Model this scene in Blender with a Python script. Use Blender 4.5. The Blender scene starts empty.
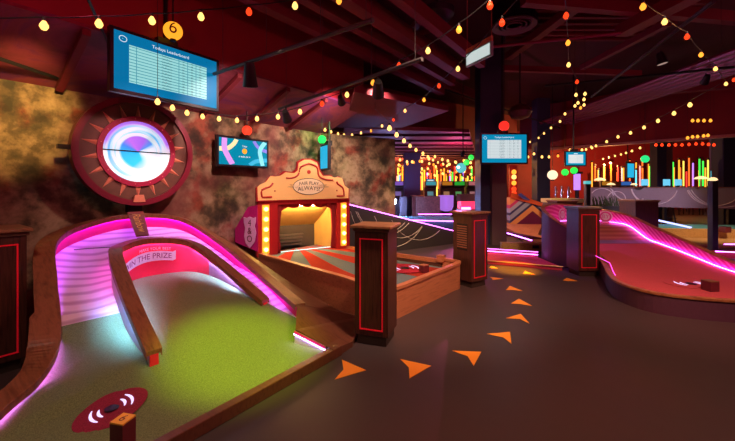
import bpy, math, random
from mathutils import Vector, Matrix
random.seed(7)
S = bpy.context.scene
COL = S.collection
F = 355.0; CX = 367.5; HY = 187.0; EYE = 1.5

# ------------------------------------------------------------------ camera, world, lights
cam_d = bpy.data.cameras.new('camera'); cam = bpy.data.objects.new('camera', cam_d); COL.objects.link(cam)
cam_d.sensor_width = 36.0; cam_d.lens = F / 735 * 36
cam_d.shift_y = -(220.5 - HY) / 735
cam_d.clip_start = 0.05; cam_d.clip_end = 200
cam.location = (0, 0, EYE); cam.rotation_euler = (math.pi / 2, 0, 0)
S.camera = cam
S.view_settings.view_transform = 'Standard'; S.view_settings.look = 'None'
S.view_settings.exposure = 0.0; S.view_settings.gamma = 1.0; S.view_settings.use_curve_mapping = False
try:
    S.cycles.max_bounces = 6; S.cycles.diffuse_bounces = 3; S.cycles.glossy_bounces = 3
    S.cycles.transmission_bounces = 3; S.cycles.use_denoising = True
    S.cycles.sample_clamp_indirect = 4.0; S.cycles.caustics_reflective = False; S.cycles.caustics_refractive = False
except Exception: pass
w = bpy.data.worlds.new('world'); S.world = w; w.use_nodes = True
w.node_tree.nodes['Background'].inputs[0].default_value = (0.55, 0.16, 0.22, 1)
w.node_tree.nodes['Background'].inputs[1].default_value = 0.10

def light(kind, loc, color, power, target=None, size=0.1, spot=60, blend=0.8, name=None):
    d = bpy.data.lights.new(name or kind.lower() + '_light', kind); d.color = color; d.energy = power
    if kind == 'AREA': d.size = size
    else: d.shadow_soft_size = size
    if kind == 'SPOT': d.spot_size = math.radians(spot); d.spot_blend = blend
    o = bpy.data.objects.new(d.name, d); COL.objects.link(o); o.location = loc
    if target is not None:
        o.rotation_euler = (Vector(target) - Vector(loc)).to_track_quat('-Z', 'Y').to_euler()
    o.visible_camera = True
    return o

def P(u, v, z=0.0):                      # the left half of the room is laid out along its stone wall
    return Vector((.6 * u - .8 * v, .8 * u + .6 * v, z))
def D(x, y, Y): return Vector(((x - CX) / F * Y, Y, EYE - (y - HY) / F * Y))
def G(x, y, z=0.0):
    Y = F * (EYE - z) / (y - HY); return Vector(((x - CX) / F * Y, Y, z))

# room lamps, not tied to the modelled fixtures; some added to brighten single parts
light('SPOT', P(0.9, 3.6, 2.75), (1.0, .62, .17), 260, P(.72, 5.3, 2.35), .06, 46, name='wall_wash')
light('SPOT', P(2.6, 3.4, 2.95), (1.0, .64, .56), 190, P(2.9, 5.3, 1.6), .06, 95, name='wall_wash')
light('SPOT', P(4.4, 3.6, 3.0), (1.0, .66, .58), 210, P(5.2, 5.5, 1.9), .06, 95, name='wall_wash')
light('SPOT', Vector((.2, 5.6, 3.1)), (1.0, .75, .60), 200, Vector((-.1, 8.3, 1.6)), .06, 80, name='wall_wash')
light('SPOT', Vector((-.75, 6.9, 2.75)), (.25, 1.0, .15), 14, Vector((-1.1, 7.4, 2.3)), .06, 110, name='green_wash')
light('SPOT', P(1.6, 1.6, 3.4), (.80, 1.0, .0), 620, P(1.78, 2.62, .1), .08, 27, name='green_hole_spot')
light('SPOT', Vector((.9, 2.6, 3.6)), (1.0, .64, .45), 470, P(4.2, 2.4, .3), .08, 62, name='hole_spot')
light('SPOT', Vector((2.2, 2.2, 4.2)), (1.0, .50, .30), 420, Vector((1.2, 3.0, 0)), .1, 95, name='floor_spot')
light('SPOT', Vector((3.4, 2.0, 4.2)), (1.0, .55, .45), 480, Vector((4.4, 5.6, .3)), .1, 70, name='hill_hole_spot')
light('SPOT', Vector((-1.6, 1.0, 3.6)), (1.0, .66, .50), 110, P(.9, 3.0, .2), .1, 85, name='left_hole_spot')
light('SPOT', Vector((1.4, 7.0, 2.95)), (1.0, .65, .35), 420, Vector((1.5, 8.2, 0)), .1, 75, name='far_floor_spot')
light('SPOT', Vector((5.0, 9.5, 4.4)), (1.0, .60, .40), 560, Vector((5.6, 12.0, 0)), .1, 90, name='far_hole_spot')
light('SPOT', Vector((9.3, 8.4, 2.9)), (.90, .65, .95), 600, Vector((10.4, 13.5, .9)), .1, 44, name='partition_wash')
light('SPOT', P(1.3, 3.0, 2.6), (1.0, .50, .48), 110, P(1.87, 5.08, 1.95), .05, 38, name='wheel_fill')  # added lamp to lift the wheel's ring and rays
light('SPOT', Vector((-.9, 3.4, 2.9)), (1.0, .74, .42), 120, Vector((-1.1, 6.2, 1.3)), .06, 42, name='booth_fill')  # added to brighten the booth sign
light('SPOT', Vector((2.9, 6.0, 3.9)), (1.0, .42, .04), 3500, Vector((2.66, 6.45, 0)), .08, 15, name='amber_floor_fill')  # added lamp; its pool stands in for an amber reflection on the floor
light('POINT', Vector((1.5, 1.5, 3.4)), (1.0, .07, .18), 45, None, .02, name='ceiling_red_fill')  # four added red points for ambience, all out of view
light('POINT', Vector((4.5, 2.6, 3.6)), (1.0, .07, .18), 45, None, .02, name='ceiling_red_fill')
light('POINT', Vector((-1.9, 2.3, 3.0)), (1.0, .05, .14), 20, None, .02, name='ceiling_red_fill')
light('POINT', Vector((9.5, 6.0, 4.5)), (1.0, .10, .16), 60, None, .02, name='ceiling_red_fill')
light('POINT', Vector((13.0, 19.0, 2.8)), (1.0, .40, .12), 1100, None, .02, name='far_warm_fill')  # added point for an orange glow behind the partition
light('SPOT', Vector((2.9, 6.4, 2.8)), (.42, .10, 1.0), 90, Vector((3.75, 6.7, .5)), .05, 50, name='violet_fill')  # added, stands in for purple led spill from the flat hole
light('SPOT', Vector((9.6, 8.6, 4.0)), (1.0, .72, .45), 900, Vector((10.2, 10.6, 0)), .08, 60, name='teal_hole_fill')  # added lamp to brighten the teal felt and its kerb
light('POINT', Vector((3.2, 12.5, 2.2)), (1.0, .12, .35), 90, None, .02, name='low_ceiling_fill')  # added point that tints the low ceiling magenta
light('SPOT', P(2.5, 3.4, 1.6), (.9, .2, .9), 22, D(247, 232, 5.85), .03, 35, name='wing_fill')  # added, stands in for lane glow falling on the booth wing
light('POINT', Vector((2.5, 19.0, 2.6)), (1.0, .42, .12), 900, None, .02, name='far_bar_fill')  # added point warming the far wall of the distant bar

# ------------------------------------------------------------------ materials
MATS = {}
def nodes_of(name):
    m = bpy.data.materials.new(name); m.use_nodes = True
    nt = m.node_tree; b = nt.nodes['Principled BSDF']
    return m, nt, b
def setin(b, k, v):
    if k in b.inputs: b.inputs[k].default_value = v
def mat(name, col, rough=.5, metal=0.0, var=.15, scale=30, emit=None, strength=0, bump=.0, spec=.5):
    if name in MATS: return MATS[name]
    m, nt, b = nodes_of(name)
    c = (*col, 1)
    setin(b, 'Base Color', c); setin(b, 'Roughness', rough); setin(b, 'Metallic', metal); setin(b, 'Specular IOR Level', spec)
    tc = nt.nodes.new('ShaderNodeTexCoord'); n = nt.nodes.new('ShaderNodeTexNoise'); n.inputs['Scale'].default_value = scale
    n.inputs['Detail'].default_value = 4
    nt.links.new(tc.outputs['Object'], n.inputs['Vector'])
    mx = nt.nodes.new('ShaderNodeMixRGB'); mx.inputs[1].default_value = tuple(x * (1 - var) for x in col) + (1,)
    mx.inputs[2].default_value = tuple(min(1, x * (1 + var)) for x in col) + (1,)
    nt.links.new(n.outputs['Fac'], mx.inputs[0]); nt.links.new(mx.outputs[0], b.inputs['Base Color'])
    if bump:
        bp = nt.nodes.new('ShaderNodeBump'); bp.inputs['Strength'].default_value = bump; bp.inputs['Distance'].default_value = .01
        nt.links.new(n.outputs['Fac'], bp.inputs['Height']); nt.links.new(bp.outputs[0], b.inputs['Normal'])
    if emit:
        setin(b, 'Emission Color', (*emit, 1)); setin(b, 'Emission Strength', strength)
    MATS[name] = m; return m
def glow(name, col, s):
    if name in MATS: return MATS[name]
    m, nt, b = nodes_of(name)
    setin(b, 'Base Color', (*[c * .3 for c in col], 1)); setin(b, 'Roughness', .4)
    setin(b, 'Emission Color', (*col, 1)); setin(b, 'Emission Strength', s); setin(b, 'Specular IOR Level', 0.1)
    MATS[name] = m; return m
def ramp_tex(name, build, rough=.5, emit=0.0, bump=None, spec=.5):
    """build(nt, tc) -> colour socket"""
    if name in MATS: return MATS[name]
    m, nt, b = nodes_of(name)
    tc = nt.nodes.new('ShaderNodeTexCoord')
    c = build(nt, tc)
    nt.links.new(c, b.inputs['Base Color']); setin(b, 'Roughness', rough); setin(b, 'Specular IOR Level', spec)
    if emit:
        nt.links.new(c, b.inputs['Emission Color']); setin(b, 'Emission Strength', emit)
        setin(b, 'Base Color', (0, 0, 0, 1))
    MATS[name] = m; return m
def ramp(nt, fac, stops, interp='LINEAR'):
    r = nt.nodes.new('ShaderNodeValToRGB'); nt.links.new(fac, r.inputs[0]); cr = r.color_ramp; cr.interpolation = interp
    while len(cr.elements) < len(stops): cr.elements.new(.5)
    for e, (p, c) in zip(cr.elements, stops): e.position = p; e.color = (*c, 1)
    return r.outputs[0]
def mth(nt, op, a, b=None, c=None):
    n = nt.nodes.new('ShaderNodeMath'); n.operation = op
    for i, x in enumerate((a, b, c)):
        if x is None: continue
        if isinstance(x, (int, float)): n.inputs[i].default_value = x
        else: nt.links.new(x, n.inputs[i])
    return n.outputs[0]
def noise(nt, tc, scale, detail=4, vec=None, rough=.5, dist=0):
    n = nt.nodes.new('ShaderNodeTexNoise'); n.inputs['Scale'].default_value = scale; n.inputs['Detail'].default_value = detail
    n.inputs['Roughness'].default_value = rough; n.inputs['Distortion'].default_value = dist
    nt.links.new(vec or tc.outputs['Object'], n.inputs['Vector']); return n.outputs['Fac']
def mapped(nt, tc, scale=(1, 1, 1), rot=(0, 0, 0)):
    mp = nt.nodes.new('ShaderNodeMapping'); mp.inputs['Scale'].default_value = scale; mp.inputs['Rotation'].default_value = rot
    nt.links.new(tc.outputs['Object'], mp.inputs[0]); return mp.outputs[0]
def mix(nt, fac, a, b, mode='MIX'):
    n = nt.nodes.new('ShaderNodeMixRGB'); n.blend_type = mode
    for i, x in enumerate((fac, a, b)):
        if isinstance(x, tuple): n.inputs[i].default_value = (*x, 1)
        elif isinstance(x, (int, float)): n.inputs[i].default_value = x
        else: nt.links.new(x, n.inputs[i])
    return n.outputs[0]

def wood(name, dark, lite, scale=(30, 30, 3), rot=(0, 0, 0), rough=.4):
    def f(nt, tc):
        m1 = nt.nodes.new('ShaderNodeMapping'); m1.inputs['Rotation'].default_value = rot; nt.links.new(tc.outputs['Object'], m1.inputs[0])
        m2 = nt.nodes.new('ShaderNodeMapping'); m2.inputs['Scale'].default_value = scale; nt.links.new(m1.outputs[0], m2.inputs[0]); v = m2.outputs[0]
        n = noise(nt, tc, 1.0, 5, v, .6, .3)
        return ramp(nt, n, [(.3, dark), (.55, lite), (.75, tuple(x * .8 for x in lite))])
    return ramp_tex(name, f, rough)
def stone(nt, tc):
    a = noise(nt, tc, 1.5, 7, None, .55, .0); b = noise(nt, tc, 2.8, 8, None, .60, .05); c = noise(nt, tc, 9, 6, None, .7)
    d = noise(nt, tc, .9, 4, mapped(nt, tc, (1, 1, 1), (1, 2, 3)), .5, .2)
    base = ramp(nt, b, [(.34, (.034, .032, .022)), (.44, (.13, .095, .060)), (.52, (.34, .25, .165)), (.60, (.52, .40, .29)), (.70, (.30, .22, .13))])
    tint = ramp(nt, a, [(.36, (.45, .55, .30)), (.46, (1, .90, .72)), (.54, (1, .9, .75)), (.62, (.85, .22, .16)), (.74, (.7, .35, .2))])
    m = mix(nt, 1.0, base, tint, 'MULTIPLY')
    m = mix(nt, ramp(nt, d, [(.50, (0, 0, 0)), (.66, (.7, .7, .7))]), m, (.26, .045, .05))
    return mix(nt, mth(nt, 'MULTIPLY', c, .40), m, (.06, .035, .02))
M_stone = ramp_tex('painted_stone', stone, .75)
M_stone2 = M_stone
M_floor = None
def floor_col(nt, tc):
    a = noise(nt, tc, .35, 4); b = noise(nt, tc, 9, 5)
    c = ramp(nt, a, [(.35, (.085, .050, .045)), (.6, (.062, .052, .055))])
    return mix(nt, mth(nt, 'MULTIPLY', b, .25), c, (.03, .02, .02))
M_floor = ramp_tex('dark_resin_floor', floor_col, .38)
RV = (0, 0, math.radians(-53.13)); RU = (0, 0, math.radians(36.87))
M_rim = wood('rim_wood', (.16, .055, .028), (.30, .115, .055), (38, 3, 20), RV, .36)
M_apron = wood('apron_wood', (.085, .028, .017), (.15, .055, .032), (38, 3, 20), RV, .36)
M_rimdark = wood('dark_rim_wood', (.06, .02, .012), (.13, .045, .025), (38, 3, 20), RV, .4)
M_orangewood = wood('orange_wood', (.40, .13, .06), (.58, .22, .10), (30, 3, 45), RU, .4)
M_pedwood = wood('dark_pedestal_wood', (.022, .008, .006), (.10, .032, .021), (90, 90, 4), (0, 0, 0), .33)
M_cap = wood('cap_wood', (.16, .07, .04), (.34, .16, .08), (12, 40, 12), (0, 0, 0), .3)
M_gold = mat('gold_edge', (.45, .28, .10), .35, .4)
M_redtrim = mat('red_inlay', (.85, .012, .03), .4, 0, .05, 20, (1, .01, .03), .12)
M_black = mat('black_metal', (.012, .012, .014), .45, .2)
M_navy = mat('navy_paint', (.03, .04, .10), .5)
M_plinth = mat('plinth_metal', (.10, .07, .055), .3, .6)
def felt(name, col, var=.35, scale=140):
    def f(nt, tc):
        a = noise(nt, tc, scale, 3, None, .8); b = noise(nt, tc, 5, 3)
        lo = tuple(x * (1 - var) for x in col); hi = tuple(min(1, x * (1 + var)) for x in col)
        c = ramp(nt, a, [(.35, lo), (.65, hi)])
        return mix(nt, mth(nt, 'MULTIPLY', b, .25), c, lo)
    return ramp_tex(name, f, .95, spec=.15)
M_green = felt('green_felt', (.17, .225, .105))
M_redfelt = felt('red_felt', (.68, .11, .12))
M_crimson = felt('crimson_felt', (.50, .03, .06))
M_teal = felt('teal_felt', (.10, .30, .32))
M_pinkvinyl = mat('pink_vinyl', (.95, .02, .22), .45, 0, .05)
M_redvinyl = mat('red_vinyl', (.95, .025, .07), .45, 0, .05)
def deckf(nt, tc):
    sp = nt.nodes.new('ShaderNodeSeparateXYZ'); nt.links.new(tc.outputs['Object'], sp.inputs[0])
    v = mth(nt, 'ADD', mth(nt, 'MULTIPLY', sp.outputs[0], -.8), mth(nt, 'MULTIPLY', sp.outputs[1], .6))
    n = noise(nt, tc, 3.0, 2)
    q = mth(nt, 'SINE', mth(nt, 'MULTIPLY', mth(nt, 'ADD', v, mth(nt, 'MULTIPLY', n, .05)), 64))
    return ramp(nt, mth(nt, 'ADD', mth(nt, 'MULTIPLY', q, .5), .5), [(.0, (.48, .30, .42)), (.6, (.78, .62, .72))])
M_deck = ramp_tex('pale_ramp_boards', deckf, .35)
M_led_p = glow('violet_led', (.62, .16, 1.0), 9)
M_led_pk = glow('pink_led', (1.0, .06, .34), 30)
M_led_m = glow('magenta_led', (.85, .15, 1.0), 7)
M_led_lane = glow('lane_led', (1.0, .05, .72), 36)
M_led_cy = glow('cyan_led', (.20, .45, 1.0), 420)
M_led_m2 = glow('hill_led', (.95, .12, 1.0), 24)
M_led_ap = glow('apex_led', (.42, .08, 1.0), 42)
M_led_w = glow('cool_white_led', (.34, .42, 1.0), 300)
M_bulbw = glow('warm_bulb', (1.0, .52, .13), 2.4)
M_bulby = glow('yellow_bulb', (1.0, .33, .03), 1.9)
M_bulbr = glow('red_bulb', (1.0, .05, .01), 1.6)
M_arrow = mat('orange_floor_paint', (1.0, .36, .03), .5, 0, .05)
M_white = mat('white_paint', (.85, .80, .82), .5)
M_maroon = mat('maroon_paint', (.16, .008, .018), .7, 0, .3, 3)
M_maroon2 = mat('dark_maroon_paint', (.06, .006, .012), .75, 0, .3, 3)
M_redwall = mat('red_wall_paint', (.24, .006, .014), .6, 0, .2, 2)
M_grey = mat('dark_grey', (.05, .045, .05), .5)

# ------------------------------------------------------------------ mesh helpers
WM = {}
class MB:
    def __init__(s): s.v = []; s.f = []
    def add(s, vs, fs):
        o = len(s.v); s.v += [Vector(x) for x in vs]; s.f += [[i + o for i in f] for f in fs]; return s
    def box(s, c, size, rz=0, mtx=None, bev=0):
        hx, hy, hz = (x / 2 for x in size); b = bev
        R = Matrix.Rotation(rz, 3, 'Z') if mtx is None else mtx
        c = Vector(c)
        if b:
            prof = [(-hz, -b), (-hz + b, 0), (hz - b, 0), (hz, -b)]
            vs = []
            for z, d in prof:
                for sx, sy in ((-1, -1), (1, -1), (1, 1), (-1, 1)):
                    vs.append(c + R @ Vector((sx * (hx + d), sy * (hy + d), z)))
            fs = [(3, 2, 1, 0), (12, 13, 14, 15)]
            for k in range(3):
                for i in range(4):
                    j = (i + 1) % 4; fs.append((k * 4 + i, k * 4 + j, k * 4 + 4 + j, k * 4 + 4 + i))
            return s.add(vs, fs)
        vs = [c + R @ Vector((sx * hx, sy * hy, sz * hz)) for sz in (-1, 1) for sx, sy in ((-1, -1), (1, -1), (1, 1), (-1, 1))]
        return s.add(vs, [(3, 2, 1, 0), (4, 5, 6, 7), (0, 1, 5, 4), (1, 2, 6, 5), (2, 3, 7, 6), (3, 0, 4, 7)])
    def prism(s, pts, off):
        n = len(pts); off = Vector(off); pts = [Vector(p) for p in pts]
        s.add(pts + [p + off for p in pts], [list(range(n))[::-1], list(range(n, 2 * n))] + [(i, (i + 1) % n, n + (i + 1) % n, n + i) for i in range(n)])
        return s
    def tube(s, pts, r, n=6, closed=False):
        pts = [Vector(p) for p in pts]; m = len(pts); rings = []
        for i, p in enumerate(pts):
            a = pts[i - 1] if (i > 0 or closed) else p; b = pts[(i + 1) % m] if (i < m - 1 or closed) else p
            t = (b - a).normalized(); up = Vector((0, 0, 1)) if abs(t.z) < .95 else Vector((1, 0, 0))
            x = t.cross(up).normalized(); y = x.cross(t)
            rr = r[i] if isinstance(r, (list, tuple)) else r
            rings.append([p + (x * math.cos(q) + y * math.sin(q)) * rr for q in (2 * math.pi * k / n for k in range(n))])
        vs = [v for ring in rings for v in ring]; fs = []
        for i in range(m if closed else m - 1):
            for k in range(n):
                a = i * n; b = ((i + 1) % m) * n; fs.append((a + k, a + (k + 1) % n, b + (k + 1) % n, b + k))
        if not closed: fs += [list(range(n))[::-1], [(m - 1) * n + k for k in range(n)]]
        return s.add(vs, fs)
    def lathe(s, c, prof, n=20, axis='Z', mtx=None):
        c = Vector(c); vs = []; R = mtx or Matrix.Identity(3)
        for r, z in prof:
            for k in range(n):
                a = 2 * math.pi * k / n; vs.append(c + R @ Vector((r * math.cos(a), r * math.sin(a), z)))
        fs = [(i * n + k, i * n + (k + 1) % n, (i + 1) * n + (k + 1) % n, (i + 1) * n + k) for i in range(len(prof) - 1) for k in range(n)]
        fs += [list(range(n))[::-1], [(len(prof) - 1) * n + k for k in range(n)]]
        return s.add(vs, fs)
    def strip(s, rows):
        """rows: lists of points of equal length -> grid"""
        n = len(rows[0]); vs = [p for r in rows for p in r]
        return s.add(vs, [(i * n + j, i * n + j + 1, (i + 1) * n + j + 1, (i + 1) * n + j) for i in range(len(rows) - 1) for j in range(n - 1)])
    def loft(s, loops, cap=True):
        n = len(loops[0]); vs = [p for r in loops for p in r]
        fs = [(i * n + j, i * n + (j + 1) % n, (i + 1) * n + (j + 1) % n, (i + 1) * n + j) for i in range(len(loops) - 1) for j in range(n)]
        if cap: fs += [list(range(n))[::-1], [(len(loops) - 1) * n + j for j in range(n)]]
        return s.add(vs, fs)
    def build(s, name, m, parent=None, local=False, smooth=False, bevel=0):
        me = bpy.data.meshes.new(name)
        vs = s.v
        if parent is not None and not local:
            inv = WM[parent.name].inverted(); vs = [inv @ v for v in vs]
        org = Vector((0, 0, 0))
        if parent is None:
            lo = [min(v[i] for v in vs) for i in range(3)]; hi = [max(v[i] for v in vs) for i in range(3)]
            org = Vector(((lo[0] + hi[0]) / 2, (lo[1] + hi[1]) / 2, lo[2])); vs = [v - org for v in vs]
        me.from_pydata([tuple(v) for v in vs], [], [tuple(f) for f in s.f]); me.validate(); me.update()
        for x in (m if isinstance(m, (list, tuple)) else [m]): me.materials.append(x)
        if smooth:
            for p in me.polygons: p.use_smooth = True
        import bmesh
        b = bmesh.new(); b.from_mesh(me); bmesh.ops.recalc_face_normals(b, faces=b.faces); b.to_mesh(me); b.free()
        o = bpy.data.objects.new(name, me); COL.objects.link(o)
        if parent is not None:
            o.parent = parent; WM[o.name] = WM[parent.name]
        else:
            o.location = org; WM[o.name] = Matrix.Translation(org)
        if smooth:
            md = o.modifiers.new('edges', 'EDGE_SPLIT'); md.split_angle = math.radians(35)
        if bevel:
            md = o.modifiers.new('bevel', 'BEVEL'); md.width = bevel; md.segments = 2; md.limit_method = 'ANGLE'
        return o
def tag(o, label, cat, group=None, kind=None):
    o['label'] = label; o['category'] = cat
    if group: o['group'] = group
    if kind: o['kind'] = kind
    return o
def empty(name, loc, rz, label, cat, group=None):
    o = bpy.data.objects.new(name, None); COL.objects.link(o); o.location = loc; o.rotation_euler = (0, 0, rz)
    o.empty_display_size = .1
    WM[o.name] = Matrix.Translation(Vector(loc)) @ Matrix.Rotation(rz, 4, 'Z')
    return tag(o, label, cat, group)
def copy_tree(o, loc=None, rz=None, parent=None, label=None, group=None):
    c = o.copy(); COL.objects.link(c); c.parent = parent
    if loc is not None: c.location = loc
    if rz is not None: c.rotation_euler = (0, 0, rz)
    if label: c['label'] = label
    if group: c['group'] = group
    WM[c.name] = c.matrix_basis.copy() if parent is None else WM[parent.name]
    for ch in list(o.children): copy_tree(ch, parent=c)
    return c
def struct(o): o['kind'] = 'structure'; return o
def smooth(pts, per=6):
    pts = [Vector(p) for p in pts]; out = []
    for i in range(len(pts) - 1):
        p0 = pts[max(i - 1, 0)]; p1 = pts[i]; p2 = pts[i + 1]; p3 = pts[min(i + 2, len(pts) - 1)]
        for k in range(per):
            t = k / per
            out.append(.5 * ((2 * p1) + (p2 - p0) * t + (2 * p0 - 5 * p1 + 4 * p2 - p3) * t * t + (3 * p1 - p0 - 3 * p2 + p3) * t ** 3))
    out.append(pts[-1]); return out
def normals2(path, side=1):
    out = []
    for i in range(len(path)):
        a = path[max(i - 1, 0)]; b = path[min(i + 1, len(path) - 1)]; t = (b - a); t.z = 0; t.normalize()
        out.append(Vector((-t.y, t.x, 0)) * side)
    return out
def text_geo(s, size):
    cu = bpy.data.curves.new('txt', 'FONT'); cu.body = s; cu.size = size; cu.align_x = 'CENTER'; cu.align_y = 'CENTER'; cu.resolution_u = 3
    ob = bpy.data.objects.new('txt', cu); COL.objects.link(ob)
    dg = bpy.context.evaluated_depsgraph_get(); me = bpy.data.meshes.new_from_object(ob.evaluated_get(dg))
    vs = [v.co.copy() for v in me.vertices]; fs = [tuple(p.vertices) for p in me.polygons]
    bpy.data.objects.remove(ob); bpy.data.curves.remove(cu); bpy.data.meshes.remove(me)
    return vs, fs
def smoothstep(t): t = max(0, min(1, t)); return t * t * (3 - 2 * t)

# ------------------------------------------------------------------ room shell
struct(MB().box((6, 12, -.1), (34, 36, .2)).build('floor', M_floor))
struct(MB().box((6, 12, 5.35), (34, 36, .2)).build('ceiling', M_maroon2))
WV = 5.36; WT = 2.65
c1 = P(5.40, WV)                                            # where the stone wall turns
def wallseg(a, b, z0, z1, th, name, m):
    a = Vector(a); b = Vector(b); d = (b - a); d.z = 0; n = Vector((-d.y, d.x, 0)).normalized() * th
    return struct(MB().prism([(a.x, a.y, z0), (b.x, b.y, z0), (b.x + n.x, b.y + n.y, z0), (a.x + n.x, a.y + n.y, z0)], (0, 0, z1 - z0)).build(name, m))
wallseg(P(-4, WV), c1, 0, WT, .25, 'wall_left', M_stone)
cb = Vector((.66, 8.5, 0))
wallseg(c1, cb, 0, WT, .25, 'wall_back', M_stone2)
# sloped soffit over the stone wall and the red bulkhead in front of it
SV = 4.3; SZ = 3.1
m_ = MB().strip([[P(-4, WV + .1, WT), P(5.6, WV + .1, WT)], [P(-4, SV, SZ), P(5.6, SV, SZ)]])
def soff(nt, tc):
    a = noise(nt, tc, 1.2, 6, mapped(nt, tc, (1, 1, 2.5)), .6, 1.2)
    return ramp(nt, a, [(.3, (.10, .012, .03)), (.5, (.26, .04, .07)), (.6, (.15, .02, .12)), (.75, (.30, .06, .05))])
M_soff = ramp_tex('soffit_paint', soff, .6)
o = m_.build('ceiling_soffit', M_soff); struct(o); md = o.modifiers.new('t', 'SOLIDIFY'); md.thickness = .04; md.offset = 1
wallseg(P(-4, SV), P(5.6, SV), SZ, 5.25, .12, 'wall_bulkhead_left', M_redwall)
RIBL = ['at the near end of the room', 'second from the near end', 'before the sun wheel', 'above the sun wheel', 'between sun wheel and swoosh screen', 'near the swoosh screen', 'over the booth']
for k, u in enumerate((-.6, .25, 1.1, 1.95, 2.8, 3.65, 4.5)):                       # ribs of the soffit
    tag(MB().prism([P(u, WV - .1, WT + .0), P(u + .07, WV - .1, WT), P(u + .07, SV, SZ - .05), P(u, SV, SZ - .05)], (0, 0, -.06)).build('soffit_rib', M_maroon),
        'sloping maroon rib under the soffit, ' + RIBL[k], 'rib', 'ribs under the soffit')
# flat maroon soffit behind wall corner
struct(MB().prism([P(5.5, SV + .3, 3.0), Vector((-.2, 5.6, 3.0)), Vector((1.6, 7.0, 3.0)), Vector((.9, 9.0, 3.0)), Vector((-1.6, 9.0, 3.0)), P(5.5, WV + .4, 3.0)], (0, 0, .1)).build('ceiling_soffit_corner', M_maroon))
# far walls
struct(MB().box((6, 24, 2.6), (34, .2, 5.3)).build('wall_far', M_redwall))
wallseg(Vector((7.3, 17.0, 0)), Vector((13.5, 10.5, 0)), 3.25, 5.25, .2, 'wall_bulkhead_right', M_redwall)
struct(MB().prism([(7.2, 16.9, 3.17), (13.5, 10.3, 3.17), (13.7, 10.5, 3.17), (7.4, 17.1, 3.17)], (0, 0, .09)).build('trim_1', mat('pink_plaster', (.5, .18, .18), .7)))
wallseg(Vector((-.5, 12.6, 0)), Vector((8.0, 19.0, 0)), 3.3, 5.25, .2, 'wall_bulkhead_back', M_redwall)

struct(MB().prism([Vector((-.6, 9.3, 3.05)), Vector((2.9, 10.1, 3.05)), Vector((6.0, 19.5, 3.05)), Vector((6.0, 23.5, 3.05)), Vector((-2.0, 23.5, 3.05))], (0, 0, .1)).build('ceiling_low', mat('low_ceiling_paint', (.30, .06, .10), .6, 0, .4, 3)))
for k in range(8):
    y = 10.4 + k * 1.25
    tag(MB().prism([Vector((-.4, y, 2.99)), Vector((2.9 + (y - 10.1) * .33, y, 2.99)), Vector((2.9 + (y - 10.1) * .33, y + .1, 2.99)), Vector((-.4, y + .1, 2.99))], (0, 0, .06)).build('ceiling_batten', M_maroon2), ('nearest', 'second', 'third', 'fourth', 'fifth', 'sixth', 'seventh', 'last')[k] + ' dark batten under the low purple ceiling beyond the stone wall', 'batten', 'low ceiling battens')

# ceiling beams running with the stone wall, as in a steel roof
def beam(a, b, wd, h, m, name, label, cat, group=None):
    a = Vector(a); b = Vector(b); d = (b - a).normalized(); x = Vector((-d.y, d.x, 0)).normalized() * wd / 2
    pr = [a - x, a + x, a + x + Vector((0, 0, h)), a - x + Vector((0, 0, h))]
    return tag(MB().prism(pr, b - a).build(name, m), label, cat, group)
for v, z, wd in ((3.75, 3.75, .16), (3.35, 3.85, .14), (2.95, 3.85, .20), (2.5, 3.95, .14)):
    beam(P(-.5, v, z), P(8.0 - (3.75 - v) * .6, v, z), wd, .22, M_maroon, 'ceiling_beam', 'long maroon ceiling beam above the hanging light track, running along the stone wall', 'beam', 'parallel beams above the light track')
def cz(x, y, z): Y = F * (z - EYE) / (HY - y); return Vector(((x - CX) / F * Y, Y, z))
M_pipe = mat('purple_red_pipe', (.22, .02, .06), .4, .2)
M_beamr = mat('beam_red', (.19, .012, .028), .55)
BE = [((523, 5), (740, 24), 4.6, .16, .2, 'maroon beam crossing above the round air diffuser'),
      ((508, 60), (580, 8), 4.7, .18, .16, 'maroon beam sloping up beside the round air diffuser'),
      ((621, 37), (705, -6), 4.4, .26, .2, 'thick maroon beam whose end hangs over the room middle'),
      ((582, 70), (668, 26), 4.5, .12, .12, 'slim maroon beam beneath the thick ending beam'),
      ((502, 71), (640, 76), 4.6, .14, .14, 'maroon cross beam level with the top of the navy column'),
      ((390, 66), (500, 110), 4.2, .2, .25, 'dark red beam falling towards the navy column'),
      ((405, 40), (430, 12), 4.5, .12, .1, 'short red brace beside the black ceiling speaker'),
      ((402, 42), (436, 30), 4.5, .08, .08, 'short flat red bar under the black ceiling speaker'),
      ((640, 96), (735, 88), 4.5, .3, .3, 'wide dark duct beam above the far red bulkhead')]
for a, b, z, wd, h, lb in BE:
    beam(cz(*a, z), cz(*b, z), wd, h, M_beamr, 'ceiling_beam', lb, 'beam')
ORD = ['first', 'second', 'third', 'fourth', 'fifth', 'sixth', 'seventh', 'eighth', 'ninth', 'tenth', 'eleventh', 'twelfth', 'thirteenth', 'fourteenth', 'fifteenth', 'sixteenth', 'seventeenth', 'eighteenth', 'nineteenth', 'twentieth', 'last']
for k in range(6):
    x = 7.3 + k * .26
    tag(MB().tube([(x, 6.0, 4.2), (x, 15.0, 4.2)], .07, 8).build('ceiling_pipe', M_pipe, smooth=True),
        ORD[k] + ' purple red pipe of the ceiling bundle, counted from the navy column side', 'pipe', 'bundle of ceiling pipes')
for k in range(9):
    y = 6.2 + k * .28
    beam((3.3, y, 4.98), (6.6, y, 4.98), .09, .1, M_maroon, 'roof_rib', ORD[k] + ' thin roof deck rib, counted from the nearest, above the maroon beams', 'rib', 'roof deck ribs')
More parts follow.
